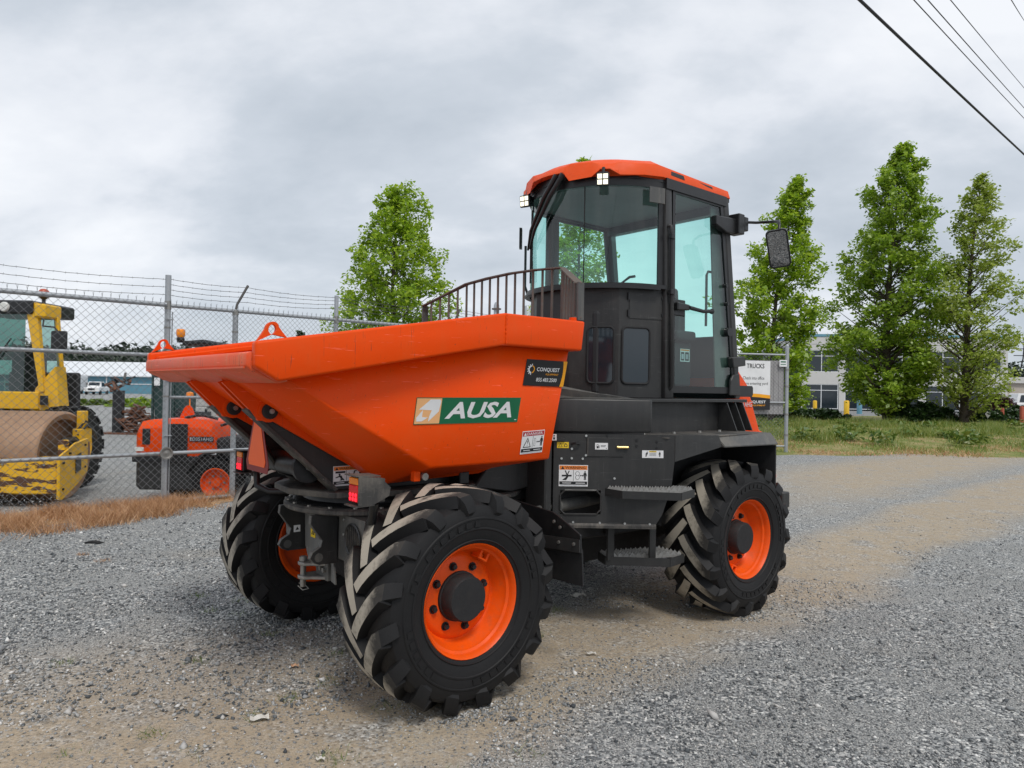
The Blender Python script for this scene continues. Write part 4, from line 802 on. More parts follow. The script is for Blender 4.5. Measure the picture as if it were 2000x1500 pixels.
# roof
ra = [-100, -72, -45, -33, -12, 12, 33, 45, 72, 100]
def rp(a, r, z, xo=0): p = ca(a, r); return (p[0]+xo, p[1], z)
RA = [(-66, 3.10, 3.20), (-50, 3.088, 3.196), (-44, 3.138, 3.192), (-38, 3.138, 3.192), (-33, 3.078, 3.205), (-18, 3.068, 3.210), (-14, 3.140, 3.205), (-4, 3.140, 3.20)]
RA = RA+[(-a_, z0_, z1_) for a_, z0_, z1_ in RA[::-1]]
bot = [(2.80, -.63), (1.965, -.625)]+[ca(a_, .665)[:2] for a_, _, _ in RA]+[(1.965, .625), (2.80, .63), (2.86, .55), (2.86, -.55)]
zb = [3.115, 3.118]+[z0_ for _, z0_, _ in RA]+[3.118, 3.115, 3.11, 3.11]
midr = [(2.79, -.615), (1.92, -.605)]+[ca(a_, .645 if z0_ < 3.13 else .628)[:2] for a_, z0_, _ in RA]+[(1.92, .605), (2.79, .615), (2.84, .54), (2.84, -.54)]
zm = [3.175, 3.205]+[z1_-.012 for _, _, z1_ in RA]+[3.205, 3.175, 3.17, 3.17]
topr = [(2.74, -.52), (1.93, -.53)]+[ca(a_, .55)[:2] for a_, _, _ in RA]+[(1.93, .53), (2.74, .52), (2.78, .48), (2.78, -.48)]
zt = [3.205, 3.248]+[3.236]*len(RA)+[3.248, 3.205, 3.20, 3.20]
b = MB(); b.loft([[(x, y, z) for (x, y), z in zip(p_, z_)] for p_, z_ in ((bot, zb), (midr, zm), (topr, zt))], caps=True); roof = b.build('roof', 'roof_orange', TH, bevel=.005, seg=2, smooth=25)
b = MB(); b.pz([(2.72, -.57), (2.0, -.57)]+[ca(a, .585)[:2] for a in (-60, -30, 0, 30, 60)]+[(2.0, .57), (2.72, .57)], 3.06, 3.10); b.build('headliner', 'liner', roof)
b = MB(); b.pz([(2.80, -.62), (1.97, -.61)]+[ca(a, .625)[:2] for a in (-62, -40, -20, 0, 20, 40, 62)]+[(1.97, .61), (2.80, .62)], 3.085, 3.118); b.build('roof_underside', 'black', roof)
for (x0, x1) in ((2.06, 2.22), (2.36, 2.58)):
    for s in (-1, 1):
        zf = lambda x: 3.205-(x-1.92)*.034-.004
        b = MB(); b.prism([(x0, s*.612, zf(x0)-.045), (x1, s*.6165, zf(x1)-.045), (x1-.012, s*.613, zf(x1)-.014), (x0+.012, s*.6075, zf(x0)-.014)], (0, s*.0065, .0)); b.build('roof_vent', 'black', roof)
# work lamps
for a, sg in ((-40, 1), (27, -1)):
    c = Vector((*ca(a, .71 if a < 0 else .665), 3.045 if a < 0 else 3.03)); d = Vector((-math.cos(R(a)), math.sin(R(a)), 0)); d = (d+Vector((-.55, -.35, -.12)) if a < 0 else d+Vector((-.35, -.75, -.12))).normalized(); s_ = d.cross(Vector((0, 0, 1))).normalized(); u_ = s_.cross(d)
    def lp_(x, y, z): return c+s_*x+u_*y+d*z
    b = MB(); b.loft([[lp_(x*.8, y*.8, -.05) for x, y in ((-.045, -.045), (.045, -.045), (.045, .045), (-.045, .045))], [lp_(x, y, .0) for x, y in ((-.045, -.045), (.045, -.045), (.045, .045), (-.045, .045))], [lp_(x, y, .018) for x, y in ((-.045, -.045), (.045, -.045), (.045, .045), (-.045, .045))]]); lamp = b.build('work_lamp', 'lamp_shell', TH, bevel=.005)
    for x in (-.020, .020):
        for y in (-.020, .020):
            b = MB(); b.prism([lp_(x+e1, y+e2, .0185) for e1, e2 in ((-.0158, -.0158), (.0158, -.0158), (.0158, .0158), (-.0158, .0158))], d*.002); b.build('lamp_lens', 'led', lamp)
    b = MB(); b.tube([lp_(0, .04, -.02), lp_(0, .09, -.04)], .012, 8); b.tube([lp_(-.03, .05, -.02), lp_(.03, .05, -.02)], .008, 6); b.build('lamp_bracket', 'black', lamp)
# wipers
for k, (a0, a1, a2) in enumerate(((-14, 6, 24), (-9, 12, 29))):
    b = MB(); b.tube([(*ca(a0, .66), 3.13), (*ca((a0+a1)/2, .668), 2.98), (*ca(a1+6, .655), 2.78), (*ca(a2, .635), 2.66)], [.022, .018, .012, .008], 8); wi = b.build('wiper_arm', 'black', TH, smooth=50)
    b = MB(); b.tube([(*ca(a2-2-k*4, .622), 2.95), (*ca(a2-k*2, .618), 2.66), (*ca(a2-2, .618), 2.40)], .007, 6); b.build('wiper_blade', 'black_rubber', wi)
b = MB(); b.box(1.50, 1.56, -.10, .10, 3.10, 3.16); b.build('wiper_motor_cover', 'black', TH, bevel=.008)
b = MB(); b.prism([(*ca(40, .67), 2.70), (*ca(46, .67), 2.70), (*ca(46, .67), 2.86), (*ca(40, .67), 2.86)], (-.02, .01, 0)); b.build('small_mirror', 'black', TH)
b = MB(); b.tube([(*ca(42, .62), 2.34), (*ca(42, .64), 2.40), (*ca(42, .64), 2.72)], .010, 8); b.build('mirror_stay', 'black', TH)
# mirror on the door side
b = MB(); b.prism([(2.56, -.615, 2.94), (2.83, -.615, 2.955), (2.83, -.615, 2.84), (2.70, -.615, 2.83), (2.56, -.615, 2.87)], (0, -.055, 0)); b.box(2.82, 2.90, -.70, -.60, 2.835, 2.995); b.box(2.90, 2.955, -.70, -.62, 2.87, 2.98); mb = b.build('mirror_bracket', 'black', TH, bevel=.006)
b = MB(); b.tube([(2.95, -.68, 2.945), (3.0, -.74, 2.94), (2.99, -.90, 2.92), (2.93, -.97, 2.90), (2.89, -1.0, 2.86), (2.88, -1.0, 2.80)], .011, 10); b.build('mirror_arm', 'black', mb, smooth=50)
mc = Vector((2.88, -1.0, 2.68)); md = Vector((-.83, -.42, -.37)).normalized(); ms = md.cross(Vector((0, 0, 1))).normalized(); mu = ms.cross(md)
def mp_(x, y, z): a_ = R(-7); return mc+ms*(x*math.cos(a_)-y*math.sin(a_))+mu*(x*math.sin(a_)+y*math.cos(a_))+md*z
def rrect(w_, h_, r_, n=4):
    pts = []
    for (cx2, cy2, a0) in ((w_-r_, h_-r_, 0), (-w_+r_, h_-r_, 90), (-w_+r_, -h_+r_, 180), (w_-r_, -h_+r_, 270)):
        for k in range(n+1): pts.append((cx2+r_*math.cos(R(a0+k*90/n)), cy2+r_*math.sin(R(a0+k*90/n))))
    return pts
b = MB(); b.loft([[mp_(x*.7, y*.8, -.05) for x, y in rrect(.078, .145, .03)], [mp_(x, y, -.02) for x, y in rrect(.078, .145, .03)], [mp_(x, y, .012) for x, y in rrect(.078, .145, .03)]]); mh = b.build('mirror_housing', 'black', mb, smooth=35)
b = MB(); b.prism([mp_(x, y, .0125) for x, y in rrect(.066, .133, .022)], md*.002); b.build('mirror_face', 'mirror_glass', mb)
# seat and controls
b = MB(); b.loft([[(2.32+.22*x, -.13+.25*y, z) for x, y in ((-1, -1), (1, -1), (1, 1), (-1, 1))] for z in (1.72, 1.88)]); seat = b.build('driver_seat', 'seat', TH, bevel=.035, seg=3, smooth=50)
b = MB(); b.loft([[(2.50, -.38, 1.84), (2.60, -.38, 1.84), (2.60, .12, 1.84), (2.50, .12, 1.84)], [(2.56, -.34, 2.24), (2.65, -.34, 2.24), (2.65, .08, 2.24), (2.56, .08, 2.24)]]); b.build('seat_back', 'seat', seat, bevel=.03, seg=3, smooth=50)
b = MB(); b.loft([[(2.58, -.27, 2.26), (2.66, -.27, 2.26), (2.66, .01, 2.26), (2.58, .01, 2.26)], [(2.60, -.25, 2.43), (2.67, -.25, 2.43), (2.67, -.01, 2.43), (2.60, -.01, 2.43)]]); b.build('head_rest', 'seat', seat, bevel=.03, seg=3, smooth=50)
b = MB(); b.loft([[(2.38, -.46, z), (2.62, -.46, z), (2.62, -.39, z), (2.38, -.39, z)] for z in (1.98, 2.06)]); b.build('arm_rest', 'seat', seat, bevel=.02, seg=2, smooth=50)
b = MB(); b.box(2.2, 2.45, -.3, .05, 1.54, 1.72); b.build('seat_base', 'seat', seat)
b = MB(); b.tube([(1.72, 0, 1.6), (1.95, 0, 2.12)], .05, 10); b.lathe([(.17, 0), (.185, .012), (.20, 0), (.185, -.012), (.17, 0)], 'z', (1.98, 0, 2.16), 24); b.build('steering_wheel', 'seat', TH, smooth=50)
b = MB(); b.box(1.58, 1.80, -.36, .36, 1.55, 2.16); b.build('dashboard', 'seat', TH, bevel=.03, seg=2)
b = MB(); b.tube([(2.74, .44, 2.1), (2.74, .44, 2.55), (2.76, .36, 2.60), (2.76, .3, 2.60)], .012, 8); b.tube([(2.62, -.545, 2.1), (2.62, -.545, 2.5), (2.64, -.545, 2.53), (2.74, -.545, 2.53)], .010, 8); b.build('grab_rail', 'black', TH, smooth=50)
b = MB(); b.box(2.25, 2.62, -.42, -.28, 1.62, 1.98); b.build('side_console', 'seat', TH, bevel=.02)
D = Decal((2.46, -.423, 1.82), (1, 0, 0), (0, 0, 1)); D.base('console_label', 0, 0, .12, .10, 'white', TH); D.rect(.006, .085, .114, .096, 'label_orange'); D.rect(.008, .008, .05, .075, 'ink'); D.rect(.06, .008, .11, .075, 'ink'); D.rect(.015, .02, .043, .06, 'silver', .001); D.rect(.068, .02, .10, .06, 'silver', .001); D.done()
# engine hood
b = MB(); b.py([(2.98, 1.80), (3.13, 1.80), (3.30, 1.66), (3.50, 1.265), (3.72, 1.20), (3.80, .84), (3.72, .62), (2.98, .62)], -.50, .50); hood = b.build('engine_hood', 'orange', TH, bevel=.025, seg=3, smooth=40)
D = Decal((3.13, -.501, 1.46), (1, 0, 0), (0, 0, 1)); D.base('model_strip', 0, 0, .24, .055, 'orange', TH, th=.0005); D.text('D601AHG', .0, .004, .23, .045, 'silver', .01); D.done()
b = MB(); b.box(3.68, 3.80, -.62, .62, .58, .72); b.build('rear_bumper', 'dark', TH, bevel=.01)


# ================================================================== surroundings
ZY = -.25     # the yard behind the fence lies a little lower
def tubes(b, p, q, r, n=8): b.tube([p, q], r, n)
def wire_net(s0, s1, z0, z1, pitch, r, off, name, parent, zt=None):
    """diamond mesh: two families of slanted wires, joined, with loose twisted ends along the top"""
    L = s1-s0; Hh = z1-z0; b = MB(); n = int((L+Hh)/pitch)+1
    def seg(a, c, o):
        P_, Q_ = fp(a[0], a[1], off+o), fp(c[0], c[1], off+o); d = (Q_-P_).normalized(); e1 = d.orthogonal().normalized()*r; e2 = d.cross(e1).normalized()*r
        vs = [P_+e1, P_-e1*.5+e2*.87, P_-e1*.5-e2*.87, Q_+e1, Q_-e1*.5+e2*.87, Q_-e1*.5-e2*.87]; b.add(vs, [(0, 1, 4, 3), (1, 2, 5, 4), (2, 0, 3, 5)])
    for k in range(n+1):
        c = s0-Hh+k*pitch            # rising wires  s = c + (z-z0)
        za, zb_ = max(0, s0-c), min(Hh, s1-c)
        if zb_ > za+.01: seg((c+za, z0+za), (c+zb_, z0+zb_), .0016)
        c2 = s0+k*pitch              # falling wires s = c2 - (z-z0)
        za, zb_ = max(0, c2-s1), min(Hh, c2-s0)
        if zb_ > za+.01: seg((c2-za, z0+za), (c2-zb_, z0+zb_), -.0016)
    if zt:
        k = 0; s = s0
        while s < s1:
            seg((s, z1), (s+.008, zt), 0); seg((s+.002, z1), (s-.006, zt-.012), .002); s += pitch
    return stuff(b.build(name, 'wire', parent, recalc=False))
def barbed(pts, name, parent):
    b = MB(); fine_ = []
    for i in range(len(pts)-1):
        P_, Q_ = pts[i], pts[i+1]; L = (Q_-P_).length; n = max(2, int(L/.06))
        for k in range(n):
            f = k/n; sag = -.035*math.sin(math.pi*f)*min(1, L/2); fine_.append(P_.lerp(Q_, f)+Vector((0, 0, sag+.0015*math.sin(k*2.1)+.001*math.cos(k*5))))
    fine_.append(pts[-1]); b.tube(fine_, .0032, 5)
    for k in range(1, len(fine_)-1, 2):
        c = fine_[k]; a = k*1.9; v_ = Vector((math.cos(a)*.5, .25*math.sin(a), math.sin(a)))*.016; b.tube([c-v_, c+v_], .0016, 3); v_ = Vector((.3*math.sin(a), math.cos(a)*.5, math.cos(a)))*.014; b.tube([c-v_, c+v_], .0016, 3)
    return b.build(name, 'barb', parent, recalc=False)

GATE = thing('sliding_gate', 'grey chain-link sliding gate with roller wheels in front of the yellow roller', 'gate')
for (z, r, s1) in ((2.60, .030, -.03), (1.94, .024, -.03), (.665, .024, 1.15)):
    b = MB(); b.tube([fp(-5.2, z, .04), fp(s1, z+.006, .04)], r, 12); b.build('rail', 'galv', GATE, smooth=50)
wire_net(-5.2, -.02, -.02, 2.63, .096, .0024, .075, 'wire_mesh', GATE, 2.69)
for z in (1.975, .675):
    b = MB(); c = fp(-.01, z, .10); prof = [(.0, 0), (.02, 0), (.03, -.006), (.052, -.004), (.062, .010), (.080, .012), (.082, 0), (.08, -.02), (.0, -.022)]
    rings = []
    for r_, o_ in prof: rings.append([c+FN*o_+FD*(r_*math.cos(k*math.pi/10))+Vector((0, 0, r_*math.sin(k*math.pi/10))) for k in range(20)])
    b.loft(rings, caps=False); b.build('roller_wheel', 'steel', GATE, smooth=40)
b = MB(); b.tube([fp(.045, .0, .03), fp(.05, 2.52, .03)], .008, 6); b.build('drop_rod', 'galv', GATE)
for z in (2.42, 1.62, .9):
    b = MB(); b.tube([fp(-.03, z, .05), fp(.06, z, .05)], .009, 6); b.build('rod_clip', 'galv', GATE)

FENCE = thing('chain_link_fence', 'grey chain-link yard fence topped with barbed wire, running behind the dumper skip', 'fence')
for s, zt_, r_ in ((0, 3.0, .037), (.89, 2.62, .037), (2.45, 2.98, .032), (4.72, 2.62, .032), (7.2, 2.98, .032), (9.8, 2.62, .032), (12.4, 2.98, .032)):
    b = MB(); b.tube([fp(s, -.25, 0), fp(s, zt_, 0)], r_, 14); po = b.build('post', 'galv', FENCE, smooth=50)
    for za_, zb2 in ((2.55, 2.66 if zt_ > 2.7 else 2.615), (2.30, 2.325), (1.4, 1.425)):
        b = MB(); b.tube([fp(s, za_, 0), fp(s, zb2, 0)], r_+.005, 14); b.build('post_band', 'steel', po, smooth=50)
    if zt_ < 2.7:
        b = MB(); b.tube([fp(s, 2.60, 0), fp(s+.02, 2.70, .0), fp(s+.17, 2.98, .0)], .018, 8); b.build('wire_arm', 'barb', po, smooth=50)
b = MB(); b.tube([fp(.0, 2.605, .0), fp(12.4, 2.63, .0)], .026, 12); b.build('rail', 'galv', FENCE, smooth=50)
b = MB(); b.tube([fp(.04, .035, .0), fp(12.4, .02, .0)], .024, 12); b.build('rail', 'galv', FENCE, smooth=50)
b = MB(); b.tube([fp(.0, 1.40, -.06), fp(.45, 1.40, -.06), fp(.9, 1.41, -.06)], .02, 10); b.build('rail', 'galv', FENCE, smooth=50)
wire_net(.02, 12.4, .02, 2.62, .074, .0022, .04, 'wire_mesh', FENCE, 2.68)
for z in (2.945, 2.845, 2.745):
    barbed([fp(-5.2, z-.06, 0), fp(-2.2, z-.03, 0), fp(0, z, 0)], 'barbed_wire', FENCE)
for z, zz2 in ((2.95, 2.95), (2.88, 2.90), (2.81, 2.84), (2.74, 2.78)):
    barbed([fp(0, z, 0), fp(1.05, z+.0, 0), fp(2.45, zz2, 0), fp(4.88, zz2+.02, 0), fp(7.2, zz2+.02, 0), fp(9.96, zz2, 0), fp(12.4, zz2, 0)], 'barbed_wire', FENCE)

# gate panel with the sign, behind the dumper cab
ga = R(8); GD = Vector((math.cos(ga), math.sin(ga), 0)); GP = Vector((7.37, 19.05, 0))
SG = thing('yard_gate', 'chain-link gate leaf with grey privacy slats right of the dumper cab', 'gate', (7.37, 19.05, 0), ga)
b = MB(); b.tube([(0, 0, 0), (0, 0, 2.87)], .05, 14); b.tube([(0, 0, 2.87), (0, 0, 2.90)], [.05, .03], 14); gp_ = b.build('post', 'galv', SG, smooth=50)
for z in (2.62, 1.34, .17): 
    b = MB(); b.tube([(-3.2, 0, z), (-.05, 0, z)], .024, 10); b.build('rail', 'galv', SG, smooth=50)
for z in (2.2, 1.75, 1.0, .45):
    b = MB(); b.tube([(0, 0, z), (0, 0, z+.05)], .058, 14); b.build('post_band', 'steel', gp_, smooth=50)
b = MB()
for k in range(64):
    for (x0, z0, x1, z1) in ((-3.2+k*.10, .18, -3.2+k*.10-2.44, 2.62), (-3.2+k*.10-2.44, .18, -3.2+k*.10, 2.62)):
        # clip to x in [-3.2,-.05]
        t0, t1 = 0., 1.; dx = x1-x0
        for lo_, hi_ in ((-3.2, -.05),):
            ta, tb = (lo_-x0)/dx, (hi_-x0)/dx; t0 = max(t0, min(ta, tb)); t1 = min(t1, max(ta, tb))
        if t1 > t0: b.tube([(x0+dx*t0, .03, z0+(z1-z0)*t0), (x0+dx*t1, .03, z0+(z1-z0)*t1)], .0028, 3)
stuff(b.build('wire_mesh', 'wire', SG, recalc=False))
b = MB(); b.box(-3.2, -.06, .045, .05, 1.02, 2.46); b.build('privacy_sheet', 'grey_slat', SG)
for k in range(22):
    b = MB(); x0 = -3.15+k*.14; b.box(x0, x0+.115, .036, .044, 1.03, 2.45); b.build('privacy_slat', 'grey_slat', SG)
SN = thing('yard_sign', 'white TRUCKS sign with orange and black foot fixed to the gate leaf', 'sign', (7.37, 19.05, 0), ga)
b = MB(); b.box(-1.40, -.50, -.05, -.04, 1.14, 2.44); sb = b.build('sign_board', 'white', SN)
D = Decal((-1.40, -.0515, 1.14), (1, 0, 0), (0, 0, 1)); D.top = 0; D.part = sb
D.text('TRUCKS', .23, 1.10, .50, .125, 'ink', .018); D.text('Check into office', .13, .80, .60, .085, 'ink', -.0); D.text('before entering yard', .05, .64, .78, .095, 'ink')
D.poly([(0, 0), (.9, 0), (.9, .30), (.6, .33), (.3, .345), (0, .35)], 'ink', .002); D.poly([(0, .35), (.3, .345), (.6, .33), (.9, .30), (.9, .39), (.6, .42), (.3, .435), (0, .44)], 'amber_band', .002)
D.text('CONQUEST', .12, .16, .66, .085, 'white', .02, 0, .003); D.text('EQUIPMENT', .40, .09, .37, .045, 'amber_band', .01, 0, .003); D.done()
NT = thing('small_notice', 'small white notice with green print at the top of the gate post', 'sign', (7.37, 19.05, 0), ga)
b = MB(); b.box(-.24, -.03, -.05, -.042, 2.30, 2.48); nb = b.build('notice_board', 'white', NT)
D = Decal((-.24, -.0515, 2.30), (1, 0, 0), (0, 0, 1)); D.top = 0; D.part = nb; D.rect(.03, .11, .18, .145, 'label_green'); D.rect(.03, .05, .18, .07, 'label_green'); D.done()

# ---- yellow road roller
RO = thing('road_roller', 'yellow road roller with rusty brown steel drum behind the sliding gate', 'roller', (-6.9, 11.0, ZY))
def ro(x, y, z): return (x+6.9, y-11.0, z-ZY)
class RB(MB):
    def bx(s, x0, x1, y0, y1, z0, z1): a = ro(x0, y0, z0); c = ro(x1, y1, z1); return s.box(a[0], c[0], a[1], c[1], a[2], c[2])
b = RB(); ctr = ro(0, 11.05, .42); b.lathe([(.66, -8.95+6.9), (.675, -8.93+6.9), (.70, -8.9+6.9), (.70, -6.97+6.9), (.675, -6.94+6.9), (.66, -6.93+6.9), (.58, -6.95+6.9), (.56, -7.1+6.9), (0, -7.1+6.9)], 'x', (0, ctr[1], ctr[2]), 64); b.build('drum', 'drum_rust', RO, smooth=40)
b = RB(); b.bx(-9.0, -6.53, 10.22, 10.42, -.05, .46); bf = b.build('front_beam', 'yellow_chipped', RO, bevel=.02)
b = RB(); b.bx(-9.0, -6.60, 10.42, 10.62, .42, .47); b.build('scraper_shelf', 'yellow_chipped', bf)
b = RB(); b.prism([ro(-6.53, 10.22, -.12), ro(-6.53, 10.22, .50), ro(-6.62, 10.75, .66), ro(-6.74, 11.25, .70), ro(-6.74, 11.25, .16), ro(-6.62, 10.8, .02), ro(-6.53, 10.3, -.14)], (.04, .01, 0)); sa = b.build('side_arm', 'yellow', RO, bevel=.012)
b = RB(); b.prism([ro(-6.575, 10.74, .20), ro(-6.62, 10.94, .24), ro(-6.62, 10.94, .50), ro(-6.575, 10.74, .46)], (.012, 0, 0)); b.build('arm_slot', 'black', sa)
b = RB(); b.bx(-6.66, -6.56, 10.44, 10.56, .46, .72); b.build('scraper_post', 'yellow_chipped', RO, bevel=.01)
b = RB(); b.bx(-6.92, -6.80, 11.3, 11.42, .60, 1.12); b.bx(-6.92, -6.78, 11.2, 11.5, .62, .84); b.build('drum_yoke', 'yellow', RO, bevel=.01)
b = RB(); b.bx(-6.94, -6.80, 10.85, 11.3, .25, .72); b.build('drum_motor', 'black', RO, bevel=.05)
def big_tyre(name, c, rad, wid, parent, nl, rimcol, rimr):
    b = MB(); b.lathe([(rimr, -wid*.42), (rad*.80, -wid*.5), (rad*.93, -wid*.44), (rad*.97, -wid*.2), (rad*.975, 0), (rad*.97, wid*.2), (rad*.93, wid*.44), (rad*.80, wid*.5), (rimr, wid*.42)], 'x', c, 48)
    for k in range(nl):
        for j, yo in enumerate((-.34, 0, .34)):
            a = 2*math.pi*(k+.5*(j % 2))/nl; da = .36*2*math.pi/nl; pts = []
            for rr_ in (rad*.95, rad): pts.append([(c[0]+wid*(yo+ex), c[1]+rr_*math.cos(a+ea), c[2]+rr_*math.sin(a+ea)) for ex, ea in ((-.13, -da), (.13, -da), (.13, da), (-.13, da))])
            b.loft(pts)
    t = b.build(name, 'tyre', parent, smooth=35)
    b = MB(); b.lathe([(rimr*1.04, wid*.44), (rimr*.96, wid*.46), (rimr*.9, wid*.2), (rimr*.45, wid*.15), (rimr*.4, wid*.3), (0, wid*.3)], 'x', c, 32); b.lathe([(rimr*1.04, -wid*.44), (rimr*.9, -wid*.3), (0, -wid*.3)], 'x', c, 32); b.build('rim', rimcol, t, smooth=40)
    return t
big_tyre('rear_tyre', ro(-7.63, 12.25, .46), .71, .46, RO, 18, 'yellow', .34); big_tyre('rear_tyre', ro(-8.75, 12.25, .46), .71, .46, RO, 18, 'yellow', .34)
b = RB(); b.bx(-9.6, -8.75, 12.6, 14.5, .35, 1.10); b.build('engine_body', 'yellow', RO, bevel=.03)
b = RB(); b.bx(-9.2, -8.02, 12.02, 12.2, 1.10, 1.40); b.prism([ro(-8.10, 12.05, 1.08), ro(-7.74, 12.15, 1.08), ro(-7.82, 12.15, 1.85), ro(-8.10, 12.05, 1.45)], (0, .3, 0)); b.build('cab_apron', 'yellow', RO, bevel=.015)
b = RB(); b.prism([ro(-8.30, 12.05, 2.92), ro(-8.10, 12.05, 2.92), ro(-7.95, 12.05, 1.40), ro(-8.02, 12.05, 1.40)], (0, .10, 0)); b.build('cab_post', 'yellow', RO, bevel=.01)
b = RB(); b.prism([ro(-8.02, 12.36, 2.86), ro(-7.95, 12.36, 2.86), ro(-7.77, 12.36, 1.1), ro(-7.86, 12.36, 1.1)], (0, .08, 0)); b.build('cab_post', 'yellow', RO, bevel=.01)
b = RB(); b.bx(-9.3, -8.14, 12.0, 13.2, 2.72, 2.95); cr_ = b.build('cab_roof', 'black', RO, bevel=.03)
b = RB(); b.bx(-8.13, -7.94, 12.02, 12.5, 2.66, 2.90); b.build('roof_side', 'yellow', RO, bevel=.03)
b = RB(); b.bx(-9.3, -8.30, 12.08, 12.09, 1.40, 2.72); b.build('front_window', 'roller_glass', RO)
b = RB(); b.add([ro(-8.02, 12.12, 1.5), ro(-7.84, 12.36, 1.5), ro(-7.98, 12.36, 2.7), ro(-8.14, 12.12, 2.7)], [(0, 1, 2, 3)]); b.build('side_window', 'roller_glass', RO)
b = RB(); b.bx(-9.3, -8.0, 13.1, 13.2, 1.1, 1.75); b.bx(-8.9, -8.5, 12.6, 13.0, 1.1, 2.2); b.build('cab_interior', 'seat', RO, bevel=.03)
b = RB(); c = ro(-8.60, 11.99, 2.83); b.lathe([(0, -.03), (.07, -.03), (.085, -.01), (.085, .03)], 'y', c, 20); b.build('head_lamp', 'lens_clear', RO, smooth=40)
b = RB(); c = ro(-8.02, 12.12, 2.88); b.tube([c, (c[0], c[1], c[2]+.10)], .03, 10); b.lathe([(.035, .10), (.08, .14), (.082, .20), (.0, .20)], 'z', c, 16); be = b.build('beacon_stem', 'black', RO, smooth=40)
b = RB(); b.lathe([(.082, .20), (.08, .24), (.05, .275), (0, .285)], 'z', c, 16); b.build('beacon_dome', 'beacon_red', be, smooth=50)
b = RB(); b.tube([ro(-8.0, 12.1, 2.62), ro(-7.98, 12.05, 2.52), ro(-7.75, 12.0, 2.50), ro(-7.70, 12.0, 2.44)], .014, 8); mr_ = b.build('mirror_arm', 'black', RO, smooth=50)
b = RB(); b.bx(-7.80, -7.53, 11.97, 12.03, 2.06, 2.44); b.build('mirror', 'black', mr_, bevel=.035, seg=3, smooth=40)

for k, (x0, z0) in enumerate(((-6.86, .80), (-6.83, .74))):
    b = RB(); b.tube([ro(x0, 11.2, z0), ro(x0+.06, 11.35, z0+.16), ro(x0+.02, 11.6, z0+.05), ro(x0-.1, 11.9, z0-.1)], .018, 8); b.build('hydraulic_hose', 'black', RO, smooth=60)
for (x, z) in ((-6.7, .38), (-6.95, .38), (-7.3, .38), (-6.7, .05), (-7.1, .05), (-7.5, .38)):
    b = RB(); c = ro(x, 10.215, z); b.lathe([(0, -.012), (.018, -.012), (.02, .01)], 'y', c, 6); b.build('beam_bolt', 'steel', RO)
for (y, z) in ((10.32, .40), (10.32, .02), (10.55, .52), (11.12, .60), (11.12, .26)):
    b = RB(); xx = -6.485-.21*(y-10.22); b.lathe([(0, .03), (.018, .028), (.02, 0)], 'x', ro(xx, y, z), 6); b.build('arm_bolt', 'black', RO)
b = RB(); b.tube([ro(-9.0, 12.03, 1.62), ro(-8.5, 12.03, 2.3)], .012, 6); b.build('wiper', 'black', RO)
b = RB(); b.bx(-7.99, -7.86, 12.03, 12.045, 1.18, 1.34); b.build('data_plate', 'black', RO)
# ---- small orange dumper behind the fence
SD = thing('small_dumper', 'small orange and black site dumper with amber beacon behind the fence', 'dump truck', (-5.0, 11.0, ZY))
def sdp(x, y, z): return (x+5.0, y-11.0, z-ZY)
def sbox(b, x0, x1, y0, y1, z0, z1): a = sdp(x0, y0, z0); c = sdp(x1, y1, z1); b.box(a[0], c[0], a[1], c[1], a[2], c[2])
b = MB(); rings = []
for (x, zt_, zb_, hw) in ((-5.67, .93, .52, .34), (-5.60, 1.0, .42, .42), (-5.45, 1.03, .40, .46), (-5.0, 1.05, .42, .48), (-4.62, 1.04, .50, .48), (-4.50, 1.0, .58, .47), (-4.42, .70, .60, .46)):
    rings.append([sdp(x, 11.1-hw, zb_), sdp(x, 11.1-hw, zt_-.12), sdp(x, 11.1-hw+.12, zt_), sdp(x, 11.1+hw-.12, zt_), sdp(x, 11.1+hw, zt_-.12), sdp(x, 11.1+hw, zb_)])
b.loft(rings); b.build('hood', 'orange', SD, bevel=.02, seg=2, smooth=40)
b = MB(); sbox(b, -5.18, -4.83, 10.60, 10.615, .48, .98); b.build('side_grille', 'black_rubber', SD)
for k in range(8):
    b = MB(); sbox(b, -5.17, -4.84, 10.592, 10.602, .50+k*.055, .53+k*.055); b.build('grille_slat', 'black', SD)
b = MB(); sbox(b, -5.60, -4.2, 10.66, 11.55, -.02, .44); b.build('lower_body', 'dark', SD, bevel=.03)
b = MB(); sbox(b, -4.45, -3.5, 10.68, 11.5, .2, .78); b.build('operator_station', 'seat', SD, bevel=.06, seg=2)
b = MB(); b.prism([sdp(-5.66, 10.72, .0), sdp(-5.66, 10.72, .42), sdp(-5.2, 10.70, .42), sdp(-5.2, 10.70, .0)], (0, .8, 0)); b.build('front_weight', 'dark', SD, bevel=.03)
b = MB(); sbox(b, -5.64, -5.40, 10.655, 10.70, .56, .62); b.build('head_lamp', 'lens_clear', SD)
